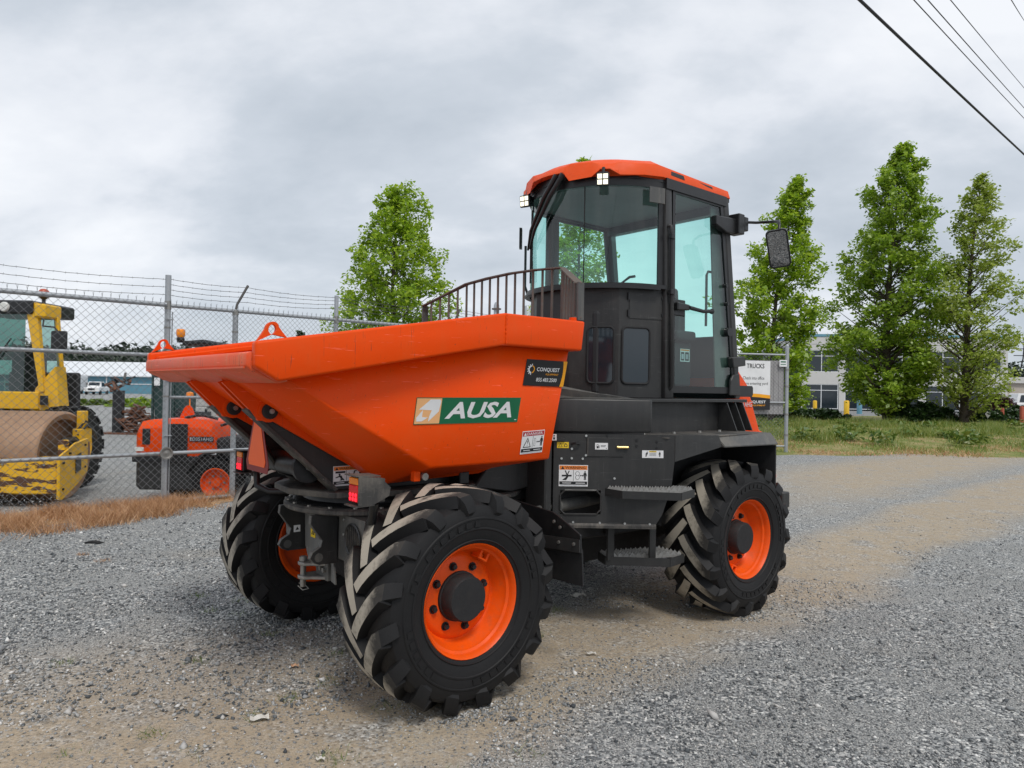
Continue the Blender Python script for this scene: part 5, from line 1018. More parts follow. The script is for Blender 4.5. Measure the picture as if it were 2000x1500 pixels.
def tyre_y(c, rad, wid, rimr, parent, nl=16):
    b = MB(); b.lathe([(rimr, -wid*.42), (rad*.80, -wid*.5), (rad*.93, -wid*.44), (rad*.95, 0), (rad*.93, wid*.44), (rad*.80, wid*.5), (rimr, wid*.42)], 'y', c, 40)
    for sd_ in (-1, 1):
        for k in range(nl):
            a = 2*math.pi*(k+.5*(sd_ > 0))/nl; rings = []
            for (f, rr_) in ((.02, 1.0), (.25, 1.0), (.46, .98), (.52, .86)):
                aa = a+f*.7; rings.append([(c[0]+rad*r2*math.cos(aa+e_), c[1]+sd_*wid*f, c[2]+rad*r2*math.sin(aa+e_)) for r2, e_ in ((rr_*.9, -.09), (rr_, -.06), (rr_, .06), (rr_*.9, .09))])
            b.loft(rings)
    t = b.build('tyre', 'tyre', parent, smooth=35)
    b = MB(); b.lathe([(rimr*1.05, -wid*.44), (rimr*.98, -wid*.46), (rimr*.92, -wid*.2), (rimr*.3, -wid*.16), (rimr*.28, -wid*.3), (0, -wid*.3)], 'y', c, 28); b.build('rim', 'rim_orange', t, smooth=40)
tyre_y(sdp(-4.37, 10.66, .115), .365, .30, .215, SD); tyre_y(sdp(-5.25, 11.5, .115), .365, .30, .215, SD); tyre_y(sdp(-3.2, 10.66, .115), .365, .30, .215, SD)
b = MB(); pts = [sdp(-4.37+.44*math.cos(R(a)), 10.5, .13+.44*math.sin(R(a))) for a in range(165, 20, -15)]; rings = [[p, (p[0], p[1]+.36, p[2]), (p[0], p[1]+.36, p[2]+.03), (p[0], p[1], p[2]+.03)] for p in pts]; b.loft(rings); b.build('wheel_guard', 'dark', SD)
b = MB(); b.tube([sdp(-5.0, 10.9, 2.20), sdp(-4.75, 10.9, 2.225), sdp(-4.3, 10.92, 2.15), sdp(-4.1, 10.95, 2.05), sdp(-3.8, 11.0, 1.7), sdp(-3.75, 11.0, .6)], .042, 10); b.tube([sdp(-5.0, 11.5, 2.20), sdp(-4.75, 11.5, 2.225), sdp(-4.3, 11.5, 2.15), sdp(-4.1, 11.45, 2.05), sdp(-3.8, 11.4, 1.7), sdp(-3.75, 11.4, .6)], .042, 10); b.tube([sdp(-5.02, 10.88, 2.2), sdp(-5.02, 11.52, 2.2)], .042, 10); b.build('roll_bar', 'black', SD, smooth=50)
b = MB(); c = sdp(-5.08, 10.86, 2.24); b.lathe([(.05, -.03), (.06, .03), (.045, .05), (0, .05)], 'z', c, 14); bq = b.build('beacon_base', 'black', SD, smooth=40)
b = MB(); b.lathe([(.048, .05), (.062, .08), (.065, .15), (.05, .175), (0, .18)], 'z', c, 14); b.build('beacon_lens', 'beacon_amber', bq, smooth=50)
b = MB(); c = sdp(-5.06, 11.1, 1.04); b.loft([[(c[0]-.13, c[1]+k, c[2]), (c[0]-.06, c[1]+k, c[2]+.15), (c[0]-.02, c[1]+k, c[2]+.20), (c[0]+.03, c[1]+k, c[2]+.20), (c[0]+.07, c[1]+k, c[2]+.15), (c[0]+.12, c[1]+k, c[2])] for k in (0, .03)]); b.build('lifting_eye', 'orange', SD)
b = MB(); c = sdp(-5.12, 11.3, 1.40); b.lathe([(0, -.06), (.05, -.04), (.058, 0), (.05, .04), (0, .06)], 'z', c, 14); b.tube([c, (c[0], c[1], c[2]-.4)], .012, 6); b.build('indicator_lamp', 'beacon_amber', SD, smooth=50)
D = Decal(sdp(-4.80, 10.598+.012, .72), (1, 0, 0), (0, 0, 1)); D.base('model_strip', 0, 0, .36, .075, 'ink', SD, th=.004); D.rect(.008, .012, .03, .062, 'silver'); D.text('D351AHG', .045, .014, .30, .048, 'silver', .005); D.done()

b = MB(); sbox(b, -5.66, -4.44, 10.61, 10.64, .40, .50); b.build('hood_band', 'black', SD, bevel=.01)
b = MB(); sbox(b, -5.685, -5.66, 10.80, 11.40, .60, .86); b.build('front_grille', 'black', SD, bevel=.01)
b = MB(); sbox(b, -5.52, -5.40, 10.625, 10.645, .66, .90); b.build('hood_recess', 'black', SD, bevel=.01)
for k in range(6):
    a = k*math.pi/3; b = MB(); c = sdp(-4.37+.11*math.cos(a), 10.60, .115+.11*math.sin(a)); b.lathe([(0, -.02), (.016, -.018), (.018, .01)], 'y', c, 6); b.build('wheel_nut', 'steel', SD)
for (x0, z0, x1, z1) in ((-5.0, 1.06, -4.5, 1.05), (-4.45, .95, -4.1, .82)):
    b = MB(); b.tube([sdp(x0, 10.9, z0), sdp((x0+x1)/2, 10.86, z0+.05), sdp(x1, 10.9, z1)], .022, 8); b.build('hose', 'black', SD, smooth=60)
b = MB(); b.tube([sdp(-3.95, 10.75, .7), sdp(-4.05, 10.78, 1.0), sdp(-4.2, 10.9, 1.05)], .02, 8); b.build('hand_rail', 'black', SD, smooth=60)
# ---- yard clutter seen through the fence
b = MB(); CT = thing('waste_bin', 'dark green steel waste bin standing in the yard beside scrap', 'bin', (-11.85, 25.0, ZY)); CT.scale = (.55, .5, 1)
b = MB(); b.loft([[(-.85, -.8, .1), (.95, -.8, .1), (.95, .8, .1), (-.85, .8, .1)], [(-1.0, -1.0, 2.15), (1.0, -1.0, 2.15), (1.0, 1.0, 2.15), (-1.0, 1.0, 2.15)]]); b.build('bin_body', 'container_green', CT)
for x in (-.98, -.33, .33, .95):
    b = MB(); b.box(x-.05, x+.05, -1.06, -.85, .1, 2.1); b.build('bin_rib', 'container_green', CT)
b = MB(); b.box(-1.05, 1.05, -1.08, -.98, 2.10, 2.2); b.build('bin_rim', 'container_green', CT)
b = MB(); b.box(-.86, -.5, -1.09, -1.07, 1.75, 2.02); b.build('bin_notice', 'white', CT)
random.seed(3); SCRAP = thing('scrap_pile', 'heap of rusty brown scrap iron left of the green bin', 'scrap pile', (-13.5, 25.6, ZY))
for k in range(90):
    b = MB(); t = random.random(); r_ = .95*(1-t)*random.random()**.5; a = random.random()*6.28; c = Vector((r_*math.cos(a), r_*math.sin(a), .1+t*.95*random.uniform(.7, 1))); d = Vector((random.uniform(-1, 1), random.uniform(-1, 1), random.uniform(-.3, .3))).normalized()*random.uniform(.15, .45)
    b.tube([c-d, c+d*.4, c+d], random.uniform(.02, .055), 5); b.build('scrap_piece', 'rust_scrap', SCRAP)
PS = thing('steel_stand', 'black upright steel stand loaded with odd parts in the yard', 'stand', (-14.0, 25.3, ZY))
b = MB(); b.box(-.16, .16, -.12, .12, .05, 1.55); b.build('column', 'black', PS, bevel=.01); b = MB(); b.box(-.5, .9, -.3, .3, 0, .06); b.build('base_plate', 'rust_scrap', PS)
for k in range(16):
    b = MB(); c = Vector((random.uniform(-.35, .35), random.uniform(-.2, .2), 1.6+random.random()*.38)); d = Vector((random.uniform(-1, 1), random.uniform(-1, 1), random.uniform(-.6, .8))).normalized()*random.uniform(.1, .3); b.tube([c-d, c+d], random.uniform(.02, .06), 5); b.build('stacked_part', 'black' if k % 2 else 'rust_scrap', PS)
for k, (x, y, w_, h_) in enumerate(((-15.2, 34.0, 1.5, .75), (-14.4, 34.2, 1.4, .7), (-14.9, 34.1, 1.3, .7))):
    b = MB(); z0 = 0 if k < 2 else .75; b.box(-w_/2, w_/2, -.4, .4, 0, h_); o = b.build('concrete_block', 'concrete', None, bevel=.04); o.location = (x, y, ZY+z0); tag(o, ('left', 'right', 'upper')[k]+' one of the rough grey concrete blocks stacked in the yard behind the skip pin', 'block', 'concrete blocks in the yard')
b = MB(); TR = thing('pallet_rack', 'low stack of grey timber and dark crates before the green bin', 'crate stack', (-10.6, 23.6, ZY))
for k in range(3):
    b = MB(); b.box(-.5, .5, -.35, .35, .02+k*.32, .05+k*.32); b.build('shelf_board', 'concrete', TR); b = MB(); b.box(-.42, .30+.1*k, -.3, .3, .055+k*.32, .27+k*.32); b.build('crate', 'black', TR)
for x in (-.45, .45):
    b = MB(); b.box(x-.03, x+.03, -.03, .03, 0, 1.0); b.build('leg', 'black', TR)
# parked vehicles far off
def far_truck(x, y, rz, label, col='truck_white', L=5.0, h=1.9, box=False):
    t = thing('parked_truck', label, 'truck', (x, y, ZY), rz, 'vehicles parked in the far yard')
    b = MB(); b.loft([[(-.95, -L/2, .5), (.95, -L/2, .5), (.95, -L/2, 1.05), (-.95, -L/2, 1.05)], [(-.95, -L/2+1.1, .5), (.95, -L/2+1.1, .5), (.95, -L/2+1.1, 1.15), (-.95, -L/2+1.1, 1.15)], [(-.95, L/2, .5), (.95, L/2, .5), (.95, L/2, 1.15), (-.95, L/2, 1.15)]]); b.build('body', col, t, bevel=.06)
    b = MB(); b.loft([[(-.9, -L/2+1.0, 1.13), (.9, -L/2+1.0, 1.13), (.9, L/2-1.8, 1.13), (-.9, L/2-1.8, 1.13)], [(-.75, -L/2+1.5, h), (.75, -L/2+1.5, h), (.75, L/2-2.0, h), (-.75, L/2-2.0, h)]]); b.build('cabin', col, t, bevel=.04)
    b = MB(); b.add([(-.74, -L/2+1.08, 1.24), (.74, -L/2+1.08, 1.24), (.66, -L/2+1.40, h-.1), (-.66, -L/2+1.40, h-.1)], [(0, 1, 2, 3)]); b.build('windscreen', 'bwin', t)
    for s in (-1, 1):
        b = MB(); b.add([(s*.90, -L/2+1.5, 1.22), (s*.90, L/2-2.0, 1.22), (s*.81, L/2-2.15, h-.12), (s*.81, -L/2+1.7, h-.12)], [(0, 1, 2, 3)]); b.build('side_window', 'bwin', t)
        for yy in (-L/2+.95, L/2-1.0):
            b = MB(); b.lathe([(0, -.12), (.28, -.12), (.36, -.08), (.36, .08), (.28, .12), (0, .12)], 'x', (s*.86, yy, .36), 18); b.build('wheel', 'tyre', t, smooth=40)
        b = MB(); b.box(s*.62-.16, s*.62+.16, -L/2-.012, -L/2+.01, .78, .96); b.build('headlight', 'lens_clear', t)
    b = MB(); b.box(-.42, .42, -L/2-.012, -L/2+.01, .70, .98); b.build('grille', 'black', t)
    if box: b = MB(); b.box(-1.05, 1.05, L/2-2.6, L/2+1.5, .7, 2.7); b.build('cargo_box', col, t, bevel=.03)
    return t
far_truck(-59.0, 101, .25, 'white pickup truck facing the camera in the far yard, right of the white box bodies')
far_truck(-63.2, 102, .3, 'white box truck in the far yard next to the white pickup', box=True)
far_truck(-67.0, 103, 1.2, 'white van body at the left end of the far row beside the roller cab', h=2.1)
far_truck(-70, 104, .8, 'white truck half hidden behind the roller mirror side of the far row', box=True)
b = MB()
for k in range(7):
    for j in range(7):
        c = Vector((k*2.3+random.uniform(-.8, .8), random.uniform(-.5, .5), .2+random.random()*1.1)); d = Vector((random.uniform(-1, 1), random.uniform(-1, 1), random.uniform(-.4, .6))).normalized()*random.uniform(.4, .9); b.mi(k % 2); b.tube([c-d, c+d], random.uniform(.08, .2), 5)
o = stuff(b.build('junk_metal', ['rust_scrap', 'steel'])); o.location = (-74, 106, ZY); o['label'] = 'mixed junk metal heaped behind the far white trucks'; o['category'] = 'scrap'

# warehouse
WH = thing('warehouse', 'long low warehouse with blue wall and white roof beyond the yard', 'building', (-72, 112, ZY))
b = MB(); b.box(-60, 46, 0, 24, 0, 2.75); b.build('wall', 'warehouse_blue', WH)
b = MB(); b.px([(-.6, 2.75), (12, 5.25), (24.6, 2.75), (24.6, 2.9), (12, 5.42), (-.6, 2.92)], -61, 47); b.build('roof', 'warehouse_white', WH)
b = MB(); b.box(-60, 46, -.08, -.01, 1.55, 1.68); b.build('wall_trim', 'warehouse_white', WH)
for x in range(-56, 46, 8):
    b = MB(); b.box(x, x+.16, -.1, -.01, .0, 2.75); b.build('downpipe', 'warehouse_white', WH)
b = MB(); b.tube([(18.5, -2, 0), (18.5, -2, 5.3)], .07, 6); b.build('lamp_post', 'black', WH)

# ---- foliage
def leaves(centers, sig, n, size, seed, up_b=.6, elong=1.5):
    rg = np.random.default_rng(seed); C_ = np.asarray(centers); sg = np.asarray(sig) if np.ndim(sig) else np.full(len(C_), sig)
    wgt = sg**1.6; idx = rg.choice(len(C_), n, p=wgt/wgt.sum())
    p = C_[idx]+np.clip(rg.normal(size=(n, 3)), -1.7, 1.7)*sg[idx][:, None]*np.array([1, 1, .7])
    nr = rg.normal(size=(n, 3)); nr[:, 2] = np.abs(nr[:, 2])+up_b; nr /= np.linalg.norm(nr, axis=1)[:, None]
    a = rg.normal(size=(n, 3)); a -= (a*nr).sum(1)[:, None]*nr; a /= np.linalg.norm(a, axis=1)[:, None]; c = np.cross(nr, a)
    s = size*np.exp(rg.normal(size=n)*.32)[:, None]
    v = np.stack([p-a*s*elong*.5, p-c*s*.42+nr*s*.10, p+a*s*elong*.5, p+c*s*.42+nr*s*.10], 1).reshape(-1, 3)
    return v, np.arange(4*n).reshape(-1, 4)
def tree(name, label, base, h, prof, n, size, m_, seed, zb=.12, lean=0., group=None, trunk=.2, gap=.0, ncl=150, ragged=.3):
    rg = np.random.default_rng(seed); T = thing(name, label, 'tree', base, 0, group)
    b = MB(); top = h*.93
    def ax(z): f = z/h; return Vector((lean*h*f*f+.12*math.sin(f*7+seed)*.6, .10*math.sin(f*6+seed*2), z))
    b.tube([ax(z) for z in np.linspace(0, top, 12)], [max(.02, trunk*(1-.92*k/11)) for k in range(12)], 8)
    trk = b.build('trunk', 'bark', T, smooth=60); cl = []; sg = []
    ph = rg.uniform(0, 6.28, 8); bb = MB()
    for k in range(ncl):
        f = zb+(1-zb)*(k+rg.random())/ncl; a = k*2.399+rg.normal()*.4
        lob = math.sin(2*a+9*f+ph[0])+math.sin(3*a-14*f+ph[1])+.8*math.sin(a+23*f+ph[2])+.6*math.sin(5*a+31*f+ph[3])
        r_ = np.interp(f, [p[0] for p in prof], [p[1] for p in prof])*(1+ragged*.33*lob)*(.82+.26*rg.random()); r_ = max(r_, .12)
        z = f*h; st = ax(max(.3, z-r_*.75)); en = ax(z)+Vector((math.cos(a)*r_, math.sin(a)*r_, rg.normal()*.10*r_))
        mid_ = st.lerp(en, .5)+Vector((0, 0, -.05*r_)); bb.tube([st, mid_, en], [max(.014, trunk*.30*(1-f*.7)), max(.010, trunk*.17*(1-f*.7)), .006], 4)
        for q in (.45, .68, .86, 1.0):
            if rg.random() < gap*(1.35-q): continue
            c = st.lerp(en, q); cl.append((c.x+rg.normal()*.12*r_, c.y+rg.normal()*.12*r_, c.z+rg.normal()*.10*r_)); sg.append((.05*r_+.115*(h/12))*rg.uniform(.55, 1.35))
    cl += [tuple(ax(h*(.88+.10*q))) for q in rg.random(10)]; sg += [.13*(h/12)]*10
    bb.build('limbs', 'bark', trk, recalc=False)
    v, f = leaves(cl, sg, n, size, seed+1); npmesh('crown', v, f, m_, T); return T
P3 = [(0, .3), (.12, 2.1), (.28, 2.9), (.45, 2.75), (.62, 2.2), (.8, 1.55), (.92, .9), (1, .15)]
tree('deciduous_tree', 'tallest leafy green tree, in the middle of the three right of the cab', (20.0, 38.0, 0.1), 14.9, [(f, r*.90) for f, r in P3], 44000, .122, 'leaf_b', 21, .07, .05, 'trees along the right verge', .27, gap=.35, ncl=190, ragged=.34)
tree('deciduous_tree', 'bright green leafy tree directly behind the cab mirror', (12.35, 34.0, 0.1), 11.9, [(f, r*.63) for f, r in P3], 28000, .114, 'leaf_a', 33, .08, .10, 'trees along the right verge', .16, gap=.38, ncl=140, ragged=.42)
tree('deciduous_tree', 'thinner airy tree at the right edge with sky showing through', (23.1, 36.3, 0.1), 12.8, [(f, r*.74) for f, r in P3], 18500, .108, 'leaf_c', 45, .09, .06, 'trees along the right verge', .22, gap=.5, ncl=150, ragged=.36)
tree('deciduous_tree', 'rounded green tree rising behind the fence and the skip', (-4.0, 24.0, ZY), 8.55, [(0, .3), (.2, 1.85), (.35, 1.95), (.5, 1.75), (.65, 1.6), (.8, 1.3), (.92, .9), (1, .3)], 34000, .083, 'leaf_a', 57, .14, .0, None, .14, gap=.3, ncl=170, ragged=.30)
tree('deciduous_tree', 'leafy tree seen through the cab windscreen, its tip above the roof', (2.75, 30.0, 0), 11.35, [(0, .3), (.2, 1.7), (.4, 1.6), (.6, 1.3), (.8, .7), (.93, .2), (1, .05)], 18000, .10, 'leaf_a', 63, .12, .012, None, .14, gap=.35, ncl=130, ragged=.3)
for k, (x, y, h, r_) in enumerate(((-13.6, 45, 5.3, 1.0), (-12.4, 46, 5.0, .9))):
    tree('conifer', ('left', 'right')[k]+' of two small dark conifers far behind the fence', (x, y, ZY), h, [(0, r_*1.2), (.3, r_), (.6, r_*.65), (.85, r_*.3), (1, .03)], 3500, .16, 'leaf_dark', 70+k, .05, 0, 'conifers behind the fence', .08, ncl=60)
def shrub(name, label, c, rad, n, size, m_, seed, cat='shrub', group=None):
    rg = np.random.default_rng(seed); q = rg.normal(size=(70, 3)); q /= np.linalg.norm(q, axis=1)[:, None]; q *= rg.uniform(.45, 1.0, 70)[:, None]**.5
    cl = q*np.array(rad)*.85; cl[:, 2] = np.abs(cl[:, 2]); T = thing(name, label, cat, c, 0, group)
    v, f = leaves(cl, .16*min(rad), n, size, seed); v[:, 2] = np.maximum(v[:, 2], .01); npmesh('foliage', v, f, m_, T)
    b = MB()
    for k in range(6): e_ = cl[k*9]; b.tube([(0, 0, 0), (e_[0]*.4, e_[1]*.4, e_[2]*.5), tuple(e_)], [.04, .025, .01], 5)
    b.build('stems', 'bark', T, recalc=False); return T
shrub('clipped_bush', 'big rounded dark green bush at the foot of the tallest right tree', (21.6, 37.2, .15), (2.0, 1.0, 1.15), 9000, .13, 'leaf_dark', 5)
shrub('low_hedge', 'low dark ground hedge left of the tallest tree trunk', (15.6, 38.5, .12), (3.6, 1.0, .75), 9000, .14, 'leaf_dark', 6)
shrub('low_hedge', 'low dark hedge just right of the sign gate post', (11.4, 38.8, .1), (2.4, 1.0, .8), 6000, .14, 'leaf_dark', 16)
shrub('low_hedge', 'dark hedge right of the thin tree trunk', (25.0, 37.4, .1), (1.6, .8, 1.0), 6000, .13, 'leaf_dark', 7)
shrub('low_hedge', 'dark hedge behind the red posts at the right edge', (28.6, 39.6, .1), (2.6, .8, 1.05), 7000, .13, 'leaf_dark', 8)
shrub('purple_shrub', 'dark purple-leaved shrub in front of the beige wall at the right', (31.6, 46.0, .1), (1.2, 1.0, 1.9), 3500, .15, 'leaf_purple', 9)
for k, (x, y, sx_, sz_) in enumerate(((-30, 50, 6, .62), (-24.5, 47, 4, .8), (-21, 46, 5, 1.05), (-36, 54, 5, .5), (-17.5, 44, 4, 1.3), (-19, 60, 6, 1.4))):
    shrub('wild_bush', ('wide low', 'middle', 'broad tall', 'leftmost low', 'right-hand', 'farthest tall')[k]+' green bramble bush at the back of the yard', (x, y, ZY), (sx_*.6, 1.6, sz_), 6000, .22, 'leaf_b' if k % 2 else 'weed', 100+k, 'bush', 'bramble bushes behind the yard')
# far woodland on rising ground
m = MB(); xs = np.linspace(-520, 520, 40); 
for i in range(39):
    h0 = 10+3*math.sin(xs[i]*.013+1); h1 = 10+3*math.sin(xs[i+1]*.013+1); m.quad((xs[i], 225, -1), (xs[i+1], 225, -1), (xs[i+1], 285, h1), (xs[i], 285, h0)); m.quad((xs[i], 285, h0), (xs[i+1], 285, h1), (xs[i+1], 420, h1+4), (xs[i], 420, h0+4))
struct(m.build('hillside', 'hill_soil'))
cl = []; sg = []
for k in range(1700):
    x = RNG.uniform(-340, -30) if k % 4 else RNG.uniform(110, 340); y = RNG.uniform(228, 330); g0 = -1+(y-225)/60*11 if y < 285 else 10+3*math.sin(x*.013+1); h = RNG.uniform(4.5, 9.0)
    for q in (.25, .5, .7, .85, 1.0): cl.append((x+RNG.normal()*.5, y+RNG.normal()*.5, g0+h*q)); sg.append(1.5*(1.25-q)+.25)
v, f = leaves(cl, sg, 110000, 1.0, 77); o = stuff(npmesh('far_woodland', v, f, 'leaf_far')); o['label'] = 'dark wooded ridge along the horizon'; o['category'] = 'woodland'

# ---- grass and stones
def blades(P_, hgt, wid, seed, lean=.5):
    rg = np.random.default_rng(seed); n = len(P_); a = rg.uniform(0, 6.28, n); d = np.stack([np.cos(a), np.sin(a), np.zeros(n)], 1); h = hgt*rg.uniform(.4, 1.2, n)[:, None]
    l = rg.normal(size=(n, 2))*lean; tip = P_+np.concatenate([l*h, h*np.ones((n, 1))], 1)
    v = np.stack([P_-d*wid, P_+d*wid, tip], 1).reshape(-1, 3); return v, np.arange(3*n).reshape(-1, 3)
rg = np.random.default_rng(5); n = 60000
s = rg.uniform(-4.2, 1.6, n); o_ = rg.beta(1.3, 1.9, n)*(2.35-.24*(s+4.2))-.30; cc = np.sin(s*4.3+o_*5)+np.sin(s*9.1-o_*3)+rg.normal(size=n)*.9; kp = (cc+.8*np.sin(s*2.1+o_*2.7+1) > .15)&((s < .1)|(rg.random(n) < .25)); s = s[kp]; o_ = o_[kp]
P_ = np.stack([FB.x+FD.x*s+FN.x*o_, FB.y+FD.y*s+FN.y*o_, np.full(len(s), .002)+np.where(o_ < 0, o_*.25, 0)], 1)
v, f = blades(P_, .15, .0034, 6, .75); o = stuff(npmesh('dry_grass', v, f, 'grass_dry')); o['label'] = 'dry orange-brown grass along the foot of the gate'; o['category'] = 'grass'
n = 120000; x = rg.uniform(6.6, 34, n); y = 18.2+rg.beta(1.15, 1.7, n)*19.5; tall = (np.sin(x*1.1+y*.7)+np.sin(x*2.6-y*1.9)+np.sin(x*.5-y*1.3+2)+rg.normal(size=n)*.5); keep = (rg.random(n) < np.clip(.12+(y-18.6)*.20, .06, 1)*(.30+.70*(tall > -.2)))&(x > 7.2-(19-y)*.1); x = x[keep]; y = y[keep]; tall = tall[keep]
P_ = np.stack([x, y, .0+.26*np.minimum(1, (y-18.6)/8)*.85], 1); v, f = blades(P_, 1, .011, 8, .45)
hs = (.07+.10*np.clip(tall, 0, 2.6)+.05*(y > 24))*np.clip((y-17.6)/3, .35, 1); v = v.reshape(-1, 3, 3); v[:, 2, :] = P_+(v[:, 2, :]-P_)*hs[:, None]; v = v.reshape(-1, 3)
o = stuff(npmesh('verge_grass', v, f, 'grass_green')); o['label'] = 'rough green and yellowing grass on the right verge'; o['category'] = 'grass'
cl = []; sg = []
for k in range(46):
    x = rg.uniform(7.6, 27); y = rg.uniform(20.0, 33); cl.append((x, y, .22)); sg.append(rg.uniform(.10, .26))
v, f = leaves(cl, sg, 5200, .075, 91, .2, 2.4); v[:, 2] = np.maximum(v[:, 2], .16); o = stuff(npmesh('verge_weeds', v, f, 'weed')); o['label'] = 'leafy weed clumps scattered over the right verge'; o['category'] = 'weeds'
n = 16000; x = rg.uniform(6.4, 30, n); y = 18.4+np.abs(rg.normal(size=n))*2.6; kp = (np.sin(x*1.7+y)+np.sin(x*.8-2*y)+rg.normal(size=n)*.6 > .1)&(x > 7.2); P_ = np.stack([x[kp], y[kp], .26*np.clip((y[kp]-18.6)/8, 0, 1)*.85], 1); v, f = blades(P_, .09, .009, 12, .8); o = stuff(npmesh('verge_dry_grass', v, f, 'grass_dry')); o['label'] = 'bleached dead grass along the front of the right verge'; o['category'] = 'grass'
# small tufts growing through the gravel
tf = [(-2.05, 4.95), (-1.85, 4.9), (-2.3, 5.3), (-1.95, 5.2), (-1.5, 4.5), (-.75, 3.05), (-.72, 3.0), (-1.2, 3.4), (-1.1, 3.6), (-.95, 3.8), (-.2, 2.9), (.1, 3.1), (-1.85, 3.0), (-2.5, 4.0), (-1.6, 3.2), (-1.35, 3.05), (-.6, 3.5), (-1.75, 4.05), (-2.6, 3.3), (.35, 5.1), (.2, 4.6), (-1.0, 4.2), (-.8, 4.4)]
PP = []
for (tx, ty) in tf:
    k = rg.integers(14, 46); PP.append(np.stack([tx+rg.normal(size=k)*.035, ty+rg.normal(size=k)*.03, np.zeros(k)], 1))
v, f = blades(np.concatenate(PP), .034, .0016, 9, .7); o = stuff(npmesh('weed_tufts', v, f, 'weed')); o['label'] = 'tiny green weeds sprouting through the gravel'; o['category'] = 'weeds'
PP = []
for (tx, ty) in ((-1.32, 2.75), (-1.62, 2.72), (-2.4, 2.9), (-1.0, 2.6), (-3.6, 6.3), (-3.9, 6.5)):
    k = 60; PP.append(np.stack([tx+rg.normal(size=k)*.035, ty+rg.normal(size=k)*.025, np.zeros(k)], 1))
v, f = blades(np.concatenate(PP), .03, .0016, 10, .7); o = stuff(npmesh('dry_tufts', v, f, 'grass_dry')); o['label'] = 'small brown dead tufts in the gravel'; o['category'] = 'weeds'
n = 150000; y = 1.9+rg.beta(1, 2.1, n)*8.5; x = rg.uniform(-.80, .80, n)*y; d_ = (y-4.05-.93*x)*.732+.35*np.sin(x*2.3+y)
wu, ww = np.array([math.cos(R(40)), math.sin(R(40))]), np.array([-math.sin(R(40)), math.cos(R(40))]); ex = []
for (lx, ly) in ((0, -HT), (WB, -HT), (0, HT)):
    k_ = 1500; au = rg.normal(size=k_)*.17; aw = np.sign(rg.random(k_)-.5)*(.17+np.abs(rg.normal(size=k_))*.07); m_k = np.abs(au) > .20; aw = np.where(m_k, rg.uniform(-.24, .24, k_), aw); ex.append(np.array([-.848, 4.287])+np.outer(lx+au, wu)+np.outer(ly+aw, ww))
ex = np.concatenate(ex); n_ex = len(ex); x = np.concatenate([x, ex[:, 0]]); y = np.concatenate([y, ex[:, 1]]); d_ = np.concatenate([d_, np.full(n_ex, 9.0)]); n = len(x)
keep = rg.random(n) < np.where(np.abs(d_) < .5, .09, np.where((d_ > .4)&(d_ < 1.6)&(y < 4.6), .45, 1.0))*np.where((np.sin(x*3.1+y*1.3)+np.sin(y*4.2-x*2)) > -.6, 1, .45); x = x[keep]; y = y[keep]; n = len(x)
sz = .0042*np.exp(rg.normal(size=n)*.40)*(1+.40*(x < -.8)); big_ = rg.random(n) < .006; sz[big_] *= 1.8
octv = np.array([(1, 0, 0), (-1, 0, 0), (0, 1, 0), (0, -1, 0), (0, 0, 1), (0, 0, -1)], float); octf = np.array([(0, 2, 4), (2, 1, 4), (1, 3, 4), (3, 0, 4), (2, 0, 5), (1, 2, 5), (3, 1, 5), (0, 3, 5)])
pv = octv[None]*(1+rg.normal(size=(n, 6, 1))*.22)*(sz[:, None, None]*np.stack([rg.uniform(.8, 1.6, n), rg.uniform(.7, 1.2, n), rg.uniform(.45, .9, n)], 1)[:, None, :])
a = rg.uniform(0, 6.28, n); t1 = rg.normal(size=n)*.5; ca_, sa_ = np.cos(a), np.sin(a); X = pv[..., 0]*np.cos(t1)[:, None]-pv[..., 2]*np.sin(t1)[:, None]; Zz = pv[..., 0]*np.sin(t1)[:, None]+pv[..., 2]*np.cos(t1)[:, None]; Yy = pv[..., 1]
vx = X*ca_[:, None]-Yy*sa_[:, None]+x[:, None]; vy = X*sa_[:, None]+Yy*ca_[:, None]+y[:, None]; vz = Zz+sz[:, None]*.35
v = np.stack([vx, vy, vz], 2).reshape(-1, 3); f = (octf[None]+np.arange(n)[:, None, None]*6).reshape(-1, 3)
o = stuff(npmesh('loose_gravel', v, f, 'stone')); o['label'] = 'loose crushed grey stones over the ground'; o['category'] = 'gravel'

# ---- litter
def scrap(name, label, x, y, w_, h_, m_, rz, cat='litter', bend=.01):
    b = MB(); nx_ = 5; r1 = []; 
    for k in range(nx_+1):
        f = k/nx_-.5; r1.append([(f*w_, -h_/2, .006+bend*abs(math.sin(f*4+1))), (f*w_, h_/2, .005+bend*abs(math.cos(f*5))), (f*w_, h_/2, .0075+bend*abs(math.cos(f*5))), (f*w_, -h_/2, .0085+bend*abs(math.sin(f*4+1)))])
    b.loft(r1); o = b.build(name, m_); o.location = (x, y, .004); o.rotation_euler = (0, 0, rz); return tag(o, label, cat)
scrap('paper_scrap', 'largest dirty white paper scrap in the tan dirt left of the front wheel', -1.165, 3.36, .085, .045, 'paper', .35)
scrap('paper_scrap', 'small peach paper scrap near the front wheel tread', -1.19, 3.99, .04, .03, 'paper_tan', .2)
scrap('paper_scrap', 'white rectangular paper scrap right of the near front wheel', .50, 4.25, .055, .026, 'paper', .1)
scrap('paper_scrap', 'crumpled white scrap on the ground behind the mud flap', .53, 5.42, .12, .05, 'paper', .5, bend=.025)
scrap('paper_scrap', 'tiny white scrap low down in the foreground', -.78, 3.0, .035, .018, 'paper', .1)
